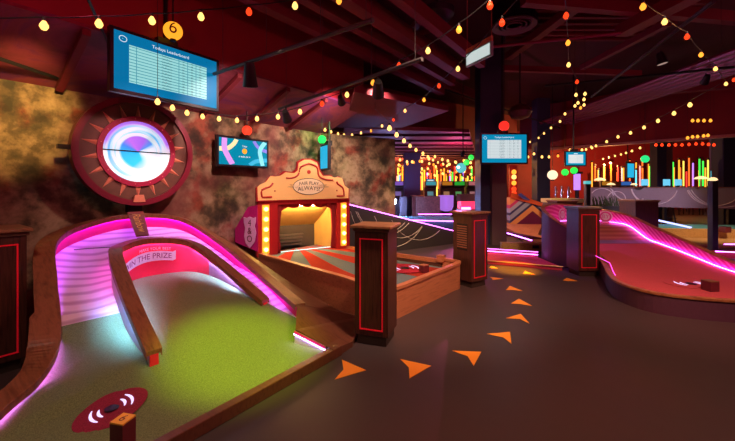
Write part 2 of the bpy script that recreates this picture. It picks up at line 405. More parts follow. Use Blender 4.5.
PI_ = [((-20, 52), (110, 96), 2.72, .02, 'black pipe slanting under the soffit at the near end of the stone wall'),
       ((84, -10), (110, 48), 3.0, .012, 'thin steel brace dropping to the corner of the large leaderboard'),
       ((491, 47), (621, 33), 4.3, .03, 'thin red pipe running behind the lit exit sign'),
       ((545, 86), (735, 67), 4.1, .03, 'thin black pipe crossing in front of the pipe bundle'),
       ((591, 97), (714, 1), 3.9, .028, 'black pole climbing diagonally to the ceiling over the hill'),
       ((395, 73), (560, 128), 4.0, .025, 'thin pipe falling towards the far booths behind the sign')]
for a, b, z, r, lb in PI_:
    tag(MB().tube([cz(*a, z), cz(*b, z)], r, 8).build('ceiling_pipe', M_pipe if 'red' in lb else M_black, smooth=True), lb, 'pipe')

# columns
def column(x, y, sx, sy, h, m, nm, lb):
    o = MB().box((x, y, h / 2), (sx, sy, h)).build(nm, m); return struct(o)
column(3.28, 9.6, .60, .5, 5.25, M_navy, 'column_middle', '')
column(3.42, 9.40, .38, .40, 2.3, mat('brown_panel', (.16, .10, .10), .6), 'column_casing', '')
column(2.02, 16.2, .72, .5, 3.4, M_navy, 'column_back', '')
column(7.42, 15.2, .55, .5, 5.25, M_navy, 'column_far', '')
column(13.1, 16.0, .42, .4, 5.25, M_navy, 'column_right_back', '')
column(13.5, 16.1, .34, .4, 5.25, mat('grey_casing', (.2, .13, .13), .6), 'column_right_casing', '')
column(14.35, 14.2, .72, .5, 5.25, M_navy, 'column_right', '')

# ------------------------------------------------------------------ hole by the prize wheel (number six)
H6 = empty('minigolf_hole', P(1.6, 3.0, 0), 0, 'green felt minigolf hole with a pink lit banked loop under the sun wheel', 'minigolf hole')
OUT = smooth([(-.3, 2.1, .085), (.12, 2.72, .12), (.389, 3.06, .175), (.545, 3.20, .205), (.645, 3.28, .29), (.705, 3.38, .395), (.755, 3.60, .53), (.80, 3.9, .72), (.90, 4.35, 1.0), (1.22, 4.65, 1.12), (1.7, 4.80, 1.18),
              (2.2, 4.68, 1.12), (2.5, 4.35, .86), (2.60, 3.9, .62), (2.58, 3.4, .45), (2.48, 2.76, .30)], 6)
OUTn = normals2(OUT, 1)
def uvz(p): return P(p.x, p.y, p.z)
nO = len(OUT)
def frac(i, n): return i / (n - 1)
wdt = []
for p in OUT:
    if p.x < 1.7: wdt.append(.15 if p.y < 3.6 else .12 if p.y < 4.4 else .12 - .02 * smoothstep((p.x - .9) / .6))
    else: wdt.append(.10)
# wooden rim cap
loops = []
for p, n, w_ in zip(OUT, OUTn, wdt):
    a = p - n * .03; a2 = p - n * .023; b = p + n * w_
    loops.append([P(a.x, a.y, p.z), P(b.x, b.y, p.z - .01), P(b.x, b.y, p.z - .05), P(a2.x, a2.y, p.z - .028), P(a2.x, a2.y, p.z - .055), P(a.x, a.y, p.z - .055)])
MB().loft(loops).build('rim', M_rim, H6, bevel=.006)
loops = []
for p, n, w_ in zip(OUT, OUTn, wdt):
    a = p + n * .015; b = p + n * (w_ - .015); zt = p.z - .045
    loops.append([P(a.x, a.y, zt), P(b.x, b.y, zt), P(b.x, b.y, 0.0), P(a.x, a.y, 0.0)])
MB().loft(loops).build('outer_wall', M_rimdark, H6)
DIV = smooth([(1.16, 2.85, .29), (1.18, 3.4, .63), (1.25, 3.9, .88), (1.40, 4.17, .92), (1.7, 4.30, .935), (2.08, 4.18, .87), (2.24, 3.8, .66), (2.36, 3.12, .31)], 8)
DIVn = normals2(DIV, 1); nD = len(DIV)
# inverse: arc parameter matching between divider and outer rim
def band(p):
    if p.x < 1.2: return .03 + .12 * smoothstep((p.y - 3.7) / .8) + .035 * smoothstep((3.42 - p.y) / .15)
    if p.y > 3.4: return .15
    return .15 - .02 * (3.4 - p.y)
i0 = min(range(nO), key=lambda i: (OUT[i] - Vector((.25, 2.88, 0))).xy.length)
LANE = OUT[i0:]; LN = OUTn[i0:]
def div_at(t):
    # map lane parameter to divider outline; past the ends follow straight on
    x = t * (nD - 1); i = int(min(x, nD - 2)); f_ = x - i
    p = DIV[i].lerp(DIV[i + 1], f_); n = DIVn[i].lerp(DIVn[i + 1], f_).normalized(); return p, n
def fieldz(u, v):
    k = smoothstep((u - .55) / .6)
    return k * (.06 + .46 * smoothstep((v - 2.15) / 2.15)) + (1 - k) * (.06 + .40 * smoothstep((v - 2.75) / 1.5))
rows = []; LM = len(LANE)
def leg_t(v, left):
    if not left and v <= 3.12: return 1.0
    idx = range(nD - 1) if left else range(nD - 2, -1, -1)
    for i in idx:
        a, b = DIV[i].y, DIV[i + 1].y
        if min(a, b) <= v <= max(a, b): return (i + (v - a) / (b - a)) / (nD - 1)
    return 0.0 if left else 1.0
VL, VR = 3.90, 3.80
jL = max(i for i, p in enumerate(LANE) if p.x < 1.2 and p.y <= VL); jR = min(i for i, p in enumerate(LANE) if p.x > 2 and p.y <= VR)
def lane_t(i):
    p = LANE[i]
    if i <= jL: return leg_t(p.y, True)
    if i >= jR: return leg_t(p.y, False)
    a, b = leg_t(LANE[jL].y, True), leg_t(LANE[jR].y, False)
    return a + (b - a) * (i - jL) / (jR - jL)
for i, p in enumerate(LANE):
    q, n = div_at(lane_t(i))
    if p.y < 2.85 and p.x < 1: q = Vector((q.x, p.y, .26))
    dz = .03 + .20 * smoothstep(abs(q.x - 1.7) / .5) * smoothstep((q.y - 2.75) / .6) + .0
    if q.x > 1.7: dz = .03 + .12 * smoothstep((4.2 - q.y) / .5)
    zin = max(q.z - dz - .04, fieldz(q.x, q.y) + .004)
    zout = p.z - band(p) - .02
    inn = q + n * .030
    row = []
    for k in range(9):
        s = k / 8; a = Vector((p.x + .01 * 0, p.y, 0)).lerp(Vector((inn.x, inn.y, 0)), s)
        z = zout + (zin - zout) * s - .03 * math.sin(math.pi * s) * (1 if zout > .5 else 0)
        row.append((a, max(z, fieldz(a.x, a.y) + .004 * min(1, i / 5)) if i else fieldz(a.x, a.y)))
    rows.append(row)
split = next(i for i, r in enumerate(rows) if LANE[i].y > 3.50)
splitR = max(i for i, r in enumerate(rows) if LANE[i].y > 2.9 and LANE[i].x > 1.7)
conv = lambda rs: [[P(a.x, a.y, z) for a, z in r] for r in rs]
MB().strip(conv(rows[split:])).build('ramp_deck', M_deck, H6, smooth=True)
MB().strip(conv(rows[:split + 1])).build('lane_felt', M_green, H6, smooth=True)
# pink lining under the outer rim
ra, rb = [], []
for i, p in enumerate(LANE):
    n = LN[i]; ra.append(P(p.x + n.x * .012, p.y + n.y * .012, p.z - .03)); rb.append(P(p.x + n.x * .004, p.y + n.y * .004, rows[i][0][1] - .01))
MB().strip([ra, rb]).build('rim_lining', M_pinkvinyl, H6, smooth=True)
def led(path, name, m, parent, r=.006):
    return MB().tube(path, r, 5).build(name, m, parent)
# led strip under the rim lip
iL = next(i for i, p in enumerate(LANE) if p.y > 3.7)
led([P(p.x - LN[i].x * .010, p.y - LN[i].y * .010, p.z - .044) for i, p in enumerate(LANE) if iL <= i < LM - 2], 'led_strip', M_led_ap, H6, .0055)
led([P(p.x - LN[i].x * .010, p.y - LN[i].y * .010, p.z - .044) for i, p in enumerate(LANE) if i <= iL], 'led_strip', glow('rim_led', (.55, .12, 1.0), 60), H6, .006)
# divider rail
loops = []
for p, n in zip(DIV, DIVn):
    wv = .056
    def q_(o, z): e = p + n * o; return P(e.x, e.y, p.z + z)
    loops.append([q_(wv, 0), q_(-wv, 0), q_(-wv, -.062), q_(-wv + .007, -.062), q_(-wv + .007, -.034), q_(wv - .007, -.034), q_(wv - .007, -.062), q_(wv, -.062)])
MB().loft(loops).build('divider_rail', M_rim, H6, bevel=.006)
inn_t, inn_b, ot_t, ot_b = [], [], [], []
for p, n in zip(DIV, DIVn):
    a = p - n * .030; b = p + n * .030; zf = fieldz(p.x, p.y)
    inn_t.append(P(a.x, a.y, p.z - .034)); inn_b.append(P(a.x, a.y, fieldz(a.x, a.y) - .02))
    ot_t.append(P(b.x, b.y, p.z - .034)); ot_b.append(P(b.x, b.y, zf - .02))
mm = MB()
loops = [[inn_t[i], ot_t[i], ot_b[i], inn_b[i]] for i in range(nD)]
mm.loft(loops).build('divider_wall', M_redvinyl, H6, smooth=True)
M_pale = mat('pale_laminate', (.72, .60, .68), .4, 0, .08)
MB().strip([[p + P(DIVn[i].x, DIVn[i].y) * .003 for i, p in enumerate(ot_t)], [p + P(DIVn[i].x, DIVn[i].y) * .003 for i, p in enumerate(ot_b)]]).build('outer_lining', M_pale, H6, smooth=True)
sel = [i for i in range(nD) if DIV[i].x > 2.16 and DIV[i].y < 3.95]
MB().strip([[inn_t[i] - P(DIVn[i].x, DIVn[i].y) * .003 for i in sel], [inn_b[i] - P(DIVn[i].x, DIVn[i].y) * .003 for i in sel]]).build('arm_lining', mat('mauve_laminate', (.45, .20, .30), .4), H6, smooth=True)
led([p + Vector((0, 0, -.012)) + (P(DIVn[i].x, DIVn[i].y) * .010) for i, p in enumerate(ot_t) if DIV[i].y > 3.42 or DIV[i].x > 2 and i < nD - 4], 'led_strip', M_led_lane, H6, .005)
led([p + Vector((0, 0, -.012)) + (P(DIVn[i].x, DIVn[i].y) * .010) for i, p in enumerate(ot_t) if DIV[i].x < 1.5 and DIV[i].y < 3.5 and i > 3], 'led_strip', M_led_cy, H6, .005)
ix = [i for i, p in enumerate(DIV) if not (1.27 < p.x < 2.12) and 3 < i < nD - 4]
for sel in ([i for i in ix if DIV[i].x < 1.5], [i for i in ix if DIV[i].x > 2]):
    led([inn_t[i] - P(DIVn[i].x, DIVn[i].y) * .010 + Vector((0, 0, -.012)) for i in sel], 'led_strip', M_led_w, H6, .005)
led([inn_t[i] - P(DIVn[i].x, DIVn[i].y) * .010 + Vector((0, 0, -.012)) for i in range(nD) if 1.28 < DIV[i].x < 2.14], 'led_strip', glow('violet_back_led', (.85, .30, 1.0), 90), H6, .005)
# field felt
Lf = [(p.y, p.x) for p in OUT if p.x < 1.0]; 
def ul(v):
    for (v0, u0), (v1, u1) in zip(Lf, Lf[1:]):
        if v0 <= v <= v1: return u0 + (u1 - u0) * (v - v0) / max(v1 - v0, 1e-6)
    return Lf[0][1] if v < Lf[0][0] else Lf[-1][1]
Rf = [(2.15, 2.29), (2.46, 2.19), (2.76, 2.48), (3.4, 2.58), (3.9, 2.6), (4.4, 2.45)]
def ur(v):
    for (v0, u0), (v1, u1) in zip(Rf, Rf[1:]):
        if v0 <= v <= v1: return u0 + (u1 - u0) * (v - v0) / (v1 - v0)
    return Rf[0][1]
rs = []
vs_ = [2.15 + .05 * k for k in range(44)]
for v in vs_:
    a, b = ul(v), ur(v); rs.append([P(a + (b - a) * k / 24, v, fieldz(0, v)) for k in range(25)])
rs = [[Vector((p.x, p.y, fieldz(.6 * p.x + .8 * p.y, -.8 * p.x + .6 * p.y))) for p in r_] for r_ in rs]
MB().strip(rs).build('field_felt', M_green, H6, smooth=True)
# wooden front border and sloped apron to the next hole
MB().prism([P(-.6, 2.15, .0), P(-.6, 2.08, .0), P(2.4, 2.08, .0), P(2.4, 2.15, .0)], (0, 0, .085)).build('front_border', M_apron, H6, bevel=.006)
ap_in = smooth([(2.5, 4.42, .86), (2.60, 3.9, .62), (2.58, 3.4, .45), (2.48, 2.76, .30)], 5) + [Vector((2.44, 2.72, .29)), Vector((2.19, 2.46, .2)), Vector((2.20, 2.42, .19)), Vector((2.29, 2.19, .09)), Vector((2.29, 2.09, .085))]
ap_out = smooth([(2.66, 4.46, .84), (2.95, 4.1, .52), (3.08, 3.5, .25), (3.14, 2.77, .05)], 5) + [Vector((3.14, 2.7, .05)), Vector((3.14, 2.45, .045)), Vector((3.14, 2.38, .04)), Vector((2.9, 2.28, .04)), Vector((2.58, 2.11, .05))]
ap_in = [Vector((a.x + (.055 if k < 15 else 0), a.y, a.z - (.02 if k < 15 else 0))) for k, a in enumerate(ap_in)]
top = [[P(a.x, a.y, a.z + .004), P(*(a.lerp(b, .5).xy), a.z * .55 + b.z * .45), P(b.x, b.y, b.z)] for a, b in zip(ap_in, ap_out)]
loops = [[r[0], r[1], r[2], Vector((r[2].x, r[2].y, 0)), Vector((r[0].x, r[0].y, 0))] for r in top]
MB().loft(loops).build('apron', M_apron, H6)
# pocket lining with its led
pk = [Vector((2.19, 2.46, .2)), Vector((2.29, 2.17, .1))]
MB().strip([[P(p.x - .012, p.y, p.z) for p in pk], [P(p.x - .014, p.y, .055) for p in pk]]).build('pocket_lining', M_pale, H6)
MB().strip([[P(p.x - .016, p.y, p.z) for p in pk], [P(p.x - .018, p.y, p.z - .03) for p in pk]]).build('pocket_edge', M_pinkvinyl, H6)
led([P(p.x - .02, p.y, p.z - .032) for p in pk], 'led_strip', glow('pocket_led', (.6, .35, 1.0), 30), H6, .003)
# plate over the lane apex, with script
ia = min(range(LM), key=lambda i: abs(LANE[i].x - 1.72)); pa = LANE[ia]
q = Vector((1.74, 4.335, .93)); tv = Vector((1, 0, 0))
pp = [(-.07, pa.z + .012, pa.y + .03), (.07, pa.z + .012, pa.y + .03), (.07, .95, 4.33), (-.07, .95, 4.33)]
A = P(1.668, 4.84, 1.19); B = P(1.842, 4.84, 1.19); C_ = P(1.706, 4.33, .955); D_ = P(1.58, 4.33, .955)
nn = (B - A).cross(D_ - A).normalized(); nn = nn if nn.z > 0 else -nn
MB().prism([A, B, C_, D_], nn * .012).build('name_plate', mat('plate_red', (.22, .01, .012), .4), H6)
vs, fs = text_geo('Rainbow', .12)
ax = (A - D_).normalized(); ay = ax.cross(nn) * -1
ctr = (A + B + C_ + D_) / 4 + nn * .015
# lettering climbs the plate
tb = MB(); tb.add([ctr + (-ax) * v.x * 1.0 + (nn.cross(-ax)) * v.y for v in vs], fs); tb.build('plate_lettering', mat('gold_letter', (1.0, .45, .08), .4), H6)
# banner on the inner red wall: white ribbon with lettering above
seg = [i for i, p in enumerate(DIV) if 1.3 < p.x < 2.18]
wp = [inn_t[i] for i in seg]; wb = [inn_b[i] for i in seg]; wn = [-P(DIVn[i].x, DIVn[i].y) for i in seg]
cum = [0]
for a, b in zip(wp, wp[1:]): cum.append(cum[-1] + (b - a).xy.length)
Lw = cum[-1]
def wallpt(s, h, off=.004):            # s along 0..Lw, h 0..1 from bottom to top
    s = max(0, min(Lw - 1e-5, s)); j = next(k for k in range(len(cum) - 1) if cum[k + 1] >= s)
    f_ = (s - cum[j]) / max(cum[j + 1] - cum[j], 1e-6)
    t = wp[j].lerp(wp[j + 1], f_); b = wb[j].lerp(wb[j + 1], f_); n = wn[j].lerp(wn[j + 1], f_)
    return b.lerp(t, h) + n * off
def arc(s): return .42 + .30 * math.sin(math.pi * min(1, max(0, (s / Lw) * .9 + .05)))
s0, s1 = Lw * .06, Lw * .70
MB().strip([[wallpt(s0 + (s1 - s0) * k / 20, arc(s0 + (s1 - s0) * k / 20) - hh + (.06 if k == 20 else 0), .004) for k in range(21)] for hh in (.0, .27)]).build('banner_ribbon', M_white, H6)
def curved_text(txt, size, sc, hfun, m, name, hs):
    vs, fs = text_geo(txt, size)
    MB().add([wallpt(sc + v.x, hfun(sc + v.x) + v.y * hs, .009) for v in vs], fs).build(name, m, H6)
curved_text('WIN THE PRIZE', .080, (s0 + s1) / 2, lambda s: arc(s) - .135, mat('plum_letter', (.25, .02, .14), .5), 'banner_lettering', 2.6)
curved_text('MAKE YOUR BEST', .042, s0 + (s1 - s0) * .66, lambda s: arc(s) + .07, M_white, 'small_lettering', 2.6)
# dark seam wire over the lane
def lane_pt(i, s):
    a, z = rows[i][int(s * 8)]; return P(a.x, a.y, z + .006)
MB().tube([lane_pt(ia - 9, .2), lane_pt(ia - 6, .45), lane_pt(ia - 3, .75), lane_pt(ia, .6), lane_pt(ia + 2, .55), lane_pt(ia + 4, .5)], .004, 5).build('seam_wire', M_grey, H6)
# cup with red felt surround and glowing arcs
def cup_set(parent, c, ang, r, felt_m, stretch=1.25, zf=None):
    d = Vector((math.cos(ang), math.sin(ang), 0)); e = Vector((-d.y, d.x, 0)); c = Vector(c)
    if zf:
        d.z = (zf(c + d * .1) - zf(c - d * .1)) / .2; e.z = (zf(c + e * .1) - zf(c - e * .1)) / .2
    pts = []
    for k in range(40):
        a = 2 * math.pi * k / 40; x = math.cos(a); y = math.sin(a)
        x = math.copysign(abs(x) ** 1.0, x) * r * stretch; y = y * r
        pts.append(c + d * x + e * y * (1 - .12 * abs(x) / (r * stretch)) + Vector((0, 0, .006)))
    MB().prism(pts, (0, 0, .003)).build('cup_surround', felt_m, parent)
    MB().lathe(c + Vector((0, 0, .010)), [(r * .24, 0), (r * .24, .004), (r * .2, .005)], 20).build('cup', M_black, parent)
    for rr in (.42, .66):
        for sg in (1, -1):
            ps = []; qs = []
            for k in range(9):
                a = (-.62 + 1.24 * k / 8)
                wv = r * .05 * (1 - (abs(a) / .75) ** 2)
                for L, dd in ((ps, wv), (qs, -wv)):
                    L.append(c + d * sg * math.cos(a) * (r * rr + dd) + e * math.sin(a) * (r * rr + dd) + Vector((0, 0, .0125)))
            MB().prism(ps + qs[::-1], (0, 0, .002)).build('cup_light', glow('cup_glow', (.75, .62, 1.0), 1.3), parent)
cc = P(*[.6 * -1.62 + .8 * 2.25, .8 * 1.62 + .6 * 2.25], fieldz(0, 2.65) + .02)
cc.z = fieldz(.6 * -1.62 + .8 * 2.25, .8 * 1.62 + .6 * 2.25)
cup_set(H6, cc, math.radians(50), .165, felt('dark_crimson_felt', (.30, .03, .07)), 1.2, lambda p: fieldz(.6 * p.x + .8 * p.y, -.8 * p.x + .6 * p.y))

def marker(loc, rz, s, h, label, txt, topm):
    t = empty('hole_marker', loc, rz, label, 'marker', None)
    MB().box((0, 0, h / 2), (s, s, h), bev=.003).build('body', mat('marker_plum', (.14, .02, .03), .45), t, True)
    MB().box((0, 0, h + .004), (s, s, .008)).build('top_plate', topm, t, True)
    if txt:
        vs, fs = text_geo(txt, s * .85)
        MB().add([Vector((v.x, v.y, h + .009)) for v in vs], fs).build('number', mat('plum_number', (.15, .01, .02), .5), t, True)
    return t
M_amber = mat('amber_plate', (1.0, .50, .04), .4, 0, .05, 20)
mk = D(123, 419, 1.80)
marker((mk.x, mk.y, .075), math.radians(-12), .078, mk.z - .08, 'small plum hole marker post with amber top and number on green felt', '6', M_amber)

# ------------------------------------------------------------------ prize wheel
WH = empty('prize_wheel', P(1.87, 5.08, 1.95), math.atan2(.8, .6), 'round sun wheel with red rim, gold rays and glowing split screen', 'wheel')
def ringloc(r0, r1, y0, y1, n=64):
    m = MB(); loops = []
    for k in range(n + 1):
        a = 2 * math.pi * k / n; c, s = math.cos(a), math.sin(a)
        loops.append([Vector((r * c, y, r * s)) for r, y in ((r0, y0), (r1, y0), (r1, y1), (r0, y1))])
    return m.loft(loops, cap=False)
ringloc(.615, .685, -.05, .08).build('outer_ring', mat('wheel_red', (.20, .008, .03), .4), WH, True, smooth=True)
ringloc(.38, .625, -.015, .05).build('face_panel', mat('wheel_dark', (.13, .05, .03), .55, 0, .4, 12), WH, True)
ringloc(.385, .445, -.045, .0).build('inner_ring', mat('wheel_red2', (.36, .012, .06), .4), WH, True, smooth=True)
for k in range(18):
    a = 2 * math.pi * (k + .5) / 18; c, s = math.cos(a), math.sin(a); t = Vector((-s, 0, c)); rd = Vector((c, 0, s))
    base = rd * .440; tip = rd * .595
    pts = [base - t * .032 + Vector((0, -.016, 0)), base + t * .032 + Vector((0, -.016, 0)), tip + Vector((0, -.016, 0))]
    m = MB(); m.add(pts + [base * 1.05 + Vector((0, -.04, 0)), base - t * .032, base + t * .032, tip], [(0, 2, 3), (2, 1, 3), (1, 0, 3), (4, 5, 6)])
    m.build('ray', mat('ray_copper', (.75, .26, .16), .45), WH, True)
for k in range(30):
    a = 2 * math.pi * k / 30
    if k % 2 == 0:
        MB().lathe(Vector((.415 * math.cos(a), -.05, .415 * math.sin(a))), [(.006, -.006), (.008, 0), (.006, .006)], 8).build('stud', mat('stud', (.7, .2, .2), .3), WH, True)
def scr(nt, tc):
    sp = nt.nodes.new('ShaderNodeSeparateXYZ'); nt.links.new(tc.outputs['Object'], sp.inputs[0])
    x, z = sp.outputs[0], sp.outputs[2]
    r = mth(nt, 'SQRT', mth(nt, 'ADD', mth(nt, 'MULTIPLY', x, x), mth(nt, 'MULTIPLY', z, z)))
    a = mth(nt, 'ARCTAN2', z, x)
    rr = mth(nt, 'DIVIDE', r, .38)
    n = nt.nodes.new('ShaderNodeTexNoise'); cb_ = nt.nodes.new('ShaderNodeCombineXYZ'); nt.links.new(mth(nt, 'MULTIPLY', rr, 9), cb_.inputs[0]); nt.links.new(mth(nt, 'MULTIPLY', a, .35), cb_.inputs[1])
    nt.links.new(cb_.outputs[0], n.inputs['Vector']); n.inputs['Scale'].default_value = 1.0; n.inputs['Detail'].default_value = 3
    rings = ramp(nt, n.outputs['Fac'], [(.35, (.10, .45, .95)), (.5, (.45, .80, .95)), (.62, (.85, .85, .9))])
    core = ramp(nt, mth(nt, 'ADD', mth(nt, 'MULTIPLY', a, 1 / (2 * math.pi)), .5), [(.0, (.02, .45, .9)), (.30, (.02, .50, .95)), (.47, (.75, .85, .95)), (.55, (.6, .85, 1)), (.60, (.05, .30, .9)), (.68, (.32, .13, .85)), (.85, (.42, .16, .88)), (.93, (.05, .25, .9)), (1, (.02, .45, .9))])
    f1 = ramp(nt, rr, [(.50, (0, 0, 0)), (.56, (1, 1, 1))])
    c = mix(nt, f1, core, rings)
    # lower right of the screen is washed to white, outer edge is violet
    wsh = ramp(nt, mth(nt, 'ADD', mth(nt, 'MULTIPLY', x, 1.6), mth(nt, 'MULTIPLY', z, -1.6)), [(.20, (0, 0, 0)), (.60, (1, 1, 1))])
    c = mix(nt, wsh, c, (.70, .74, .78))
    ed = ramp(nt, rr, [(.84, (0, 0, 0)), (.94, (1, 1, 1))])
    top = ramp(nt, z, [(.0, (0, 0, 0)), (.12, (1, 1, 1))])
    c = mix(nt, mix(nt, 1.0, ed, top, 'MULTIPLY'), c, (.35, .16, .85))
    return c
M_wscreen = ramp_tex('wheel_screen', scr, .3, .8)
MB().lathe((0, 0, 0), [(.385, 0), (.385, .02)], 48, mtx=Matrix.Rotation(math.pi / 2, 3, 'X')).build('screen', M_wscreen, WH, True)
MB().box((0, -.03, 0), (.80, .02, .014)).build('crossbar', M_black, WH, True)
MB().box((-.73, 0, .0), (.13, .05, .05)).build('side_bracket', M_black, WH, True)
MB().box((0, .12, -.70), (.16, .10, .16)).build('bottom_bracket', M_black, WH, True)
MB().box((0, .17, 0), (.3, .22, .3)).build('wall_mount', M_black, WH, True)
MB().prism([Vector((-.05, -.06, -.55)), Vector((.05, -.06, -.55)), Vector((.07, -.06, -.64)), Vector((-.07, -.06, -.64))], (0, .03, 0)).build('pointer', mat('ray_copper', (.55, .13, .07)), WH, True)

# ------------------------------------------------------------------ pedestals
def pedestal(loc, rz, h, label, louvre=None, s=.34, lid=None, faces=(0,)):
    t = empty('pedestal', loc, rz, label, 'pedestal', 'dark wood pedestals with red inlay')
    hs = s / 2
    MB().box((0, 0, .045), (s * .86, s * .86, .09)).build('plinth', M_plinth, t, True)
    MB().box((0, 0, .09 + (h - .15) / 2), (s, s, h - .15), bev=.004).build('body', M_pedwood, t, True)
    MB().box((0, 0, h - .045), (s + .03, s + .03, .03), bev=.004).build('cornice', M_rimdark, t, True)
    MB().box((0, 0, h - .015), (s + .07, s + .07, .03), bev=.006).build('cap', lid or M_cap, t, True)
    for k in range(4):
        R = Matrix.Rotation(k * math.pi / 2, 3, 'Z'); m = MB()
        z0, z1 = .15, h - .13; hw = hs - .055; y = -hs - .002
        def bx(cx, cz_, sx, sz): m.box(R @ Vector((cx, y, cz_)), (sx, .008, sz), mtx=R)
        bx(-hw, (z0 + z1) / 2, .012, z1 - z0); bx(hw, (z0 + z1) / 2, .012, z1 - z0)
        bx(0, z0, hw * 2 + .012, .012); bx(0, z1, hw * 2 + .012, .012)
        if louvre == k:
            lv = MB()
            MB().box(R @ Vector((0, y, h - .38)), (hw * 1.6, .006, .40), mtx=R).build('louvre_gap_shade', M_black, t, True)  # black sheet added as the shade in the slat gaps
            for q_ in range(10): lv.box(R @ Vector((0, y - .003, h - .22 - q_ * .035)), (hw * 1.5, .014, .018), mtx=R)
            lv.build('louvre_vent', mat('louvre_brown', (.30, .12, .07), .4), t, True)
        if k in faces: m.build('inlay_frame', M_redtrim, t, True)
    return t
# near: corner at (.19,3.3), rotated 19 degrees
def ped_from_corner(c, ang, s, **k):
    # c is the corner facing the camera: local (+s/2,-s/2); ang rotates the x axis
    R = Matrix.Rotation(ang, 3, 'Z'); ctr = Vector((*c, 0)) - R @ Vector((s / 2, -s / 2, 0))
    return pedestal(ctr, ang, s=s, **k)
ped_from_corner((.19, 3.30), math.radians(-19), .33, h=1.137, label='dark wood pedestal with red inlay standing before the booth stage')
R = math.radians(33.6)
ped_from_corner((1.535, 5.23), math.radians(-56.4), .36, h=1.127, label='louvred dark wood pedestal at the end of the booth stage', louvre=0, faces=(1,))
R_ = Matrix.Rotation(0, 3, 'Z')
pedestal((3.53 + .1775, 5.94 + .1775, 0), 0, 1.165, 'pale capped dark pedestal beside the red hill hole', s=.355, lid=mat('slate_cap', (.16, .15, .12), .3))
a_ = math.atan2(.8, .6); c_ = P(.66 - .23, 4.03 + .23)
pedestal(c_, a_, 1.16, 'big dark pedestal cut by the edge, beside the green hole', s=.46)
pedestal((2.14, 15.3, 0), 0, 1.14, 'distant dark pedestal in front of the navy pillar, far side', s=.46, faces=())
pedestal((7.55, 9.9, 0), 0, 1.14, 'wide dark pedestal behind the crest of the red hill', s=.62, faces=())
pedestal((5.25, 9.6, 0), 0, 1.14, 'dark pedestal between striped ramp and red hill crest', s=.50, faces=())

# ------------------------------------------------------------------ booth stage (hole seven)
H7 = empty('booth_hole', P(4.1, 3.2, 0), 0, 'raised minigolf stage with red and slate sunburst felt and orange wood sides', 'minigolf hole')
A0 = Vector((-1.77, 5.73, 0)); bd = Vector((.836, .549, 0)).normalized(); bn = Vector((-bd.y, bd.x, 0))
rimp = [(3.46, 4.76, .45), (3.30, 3.8, .45), (3.17, 2.8, .445), (3.15, 2.42, .42), (3.22, 2.22, .39), (3.45, 2.14, .365), (4.2, 2.10, .37), (4.85, 2.06, .38), (5.0, 2.045, .39), (5.075, 2.07, .40), (5.09, 2.16, .41), (5.09, 2.40, .42)]
RP = smooth(rimp, 4); RN = normals2(RP, -1)
loops = []; lo2 = []; 
for p, n in zip(RP, RN):
    a = p; b = p - n * .075
    loops.append([P(a.x, a.y, p.z), P(b.x, b.y, p.z), P(b.x, b.y, p.z - .035), P(a.x, a.y, p.z - .035)])
    a = p - n * .012; b = p - n * .062
    lo2.append([P(a.x, a.y, p.z - .034), P(b.x, b.y, p.z - .034), P(b.x, b.y, .0), P(a.x, a.y, .0)])
MB().loft(loops).build('rim', M_orangewood, H7, bevel=.005)
MB().loft(lo2).build('side_wall', M_orangewood, H7)
# back rim
MB().prism([P(5.02, 2.35, .33), P(5.08, 2.35, .33), P(5.14, 4.3, .33), P(5.08, 4.3, .33)], (0, 0, .06)).build('back_rim', M_orangewood, H7)
MB().prism([P(5.0, 2.35, .0), P(5.06, 2.35, .0), P(5.12, 4.3, .0), P(5.06, 4.3, .0)], (0, 0, .33)).build('back_wall', M_rimdark, H7)
MB().box(P(5.02, 2.36, .41), (.10, .10, .1), math.atan2(.8, .6), bev=.004).build('end_block', M_orangewood, H7)
MB().box(P(5.05, 3.35, .41), (.12, .10, .08), math.atan2(.8, .6), bev=.004).build('end_block', M_orangewood, H7)
bc = A0 + bd * .85 + bn * .5                                    # centre of the sunburst, inside the booth
def sunb(nt, tc):
    sp = nt.nodes.new('ShaderNodeSeparateXYZ'); nt.links.new(tc.outputs['Object'], sp.inputs[0])
    loc = bc - WM[H7.name].translation
    x = mth(nt, 'SUBTRACT', sp.outputs[0], loc.x); y = mth(nt, 'SUBTRACT', sp.outputs[1], loc.y)
    a = mth(nt, 'ARCTAN2', y, x)
    s = mth(nt, 'SINE', mth(nt, 'MULTIPLY', a, 13))
    f1 = mth(nt, 'GREATER_THAN', s, 0)
    nz = noise(nt, tc, 140, 3, None, .8)
    k = ramp(nt, nz, [(.3, (.6, .6, .6)), (.7, (1, 1, 1))])
    return mix(nt, 1.0, mix(nt, f1, (.52, .055, .035), (.20, .27, .30)), k, 'MULTIPLY')
M_sun = ramp_tex('sunburst_felt', sunb, .95, spec=.1)
rs = []
for k in range(24):
    v = 2.17 + (4.95 - 2.17) * k / 23
    z = .28 + .10 * smoothstep((v - 3.2) / 1.6)
    ulft = 3.22 + (.26 * (v - 2.17) / 2.7) + .05; urt = 5.04 + .05 * (v - 2.2) / 2
    if v < 2.3: ulft += .1
    rs.append([P(ulft + (urt - ulft) * j / 16, v, z) for j in range(17)])
MB().strip(rs).build('stage_felt', M_sun, H7, smooth=True)
c7 = P(4.55, 2.72, .287)
cup_set(H7, c7, math.radians(20), .30, M_crimson, 1.1)
m7 = G(424, 272, .285)
marker((m7.x, m7.y, .284), .6, .10, .10, 'orange wood hole marker block on the sunburst felt', None, M_orangewood)

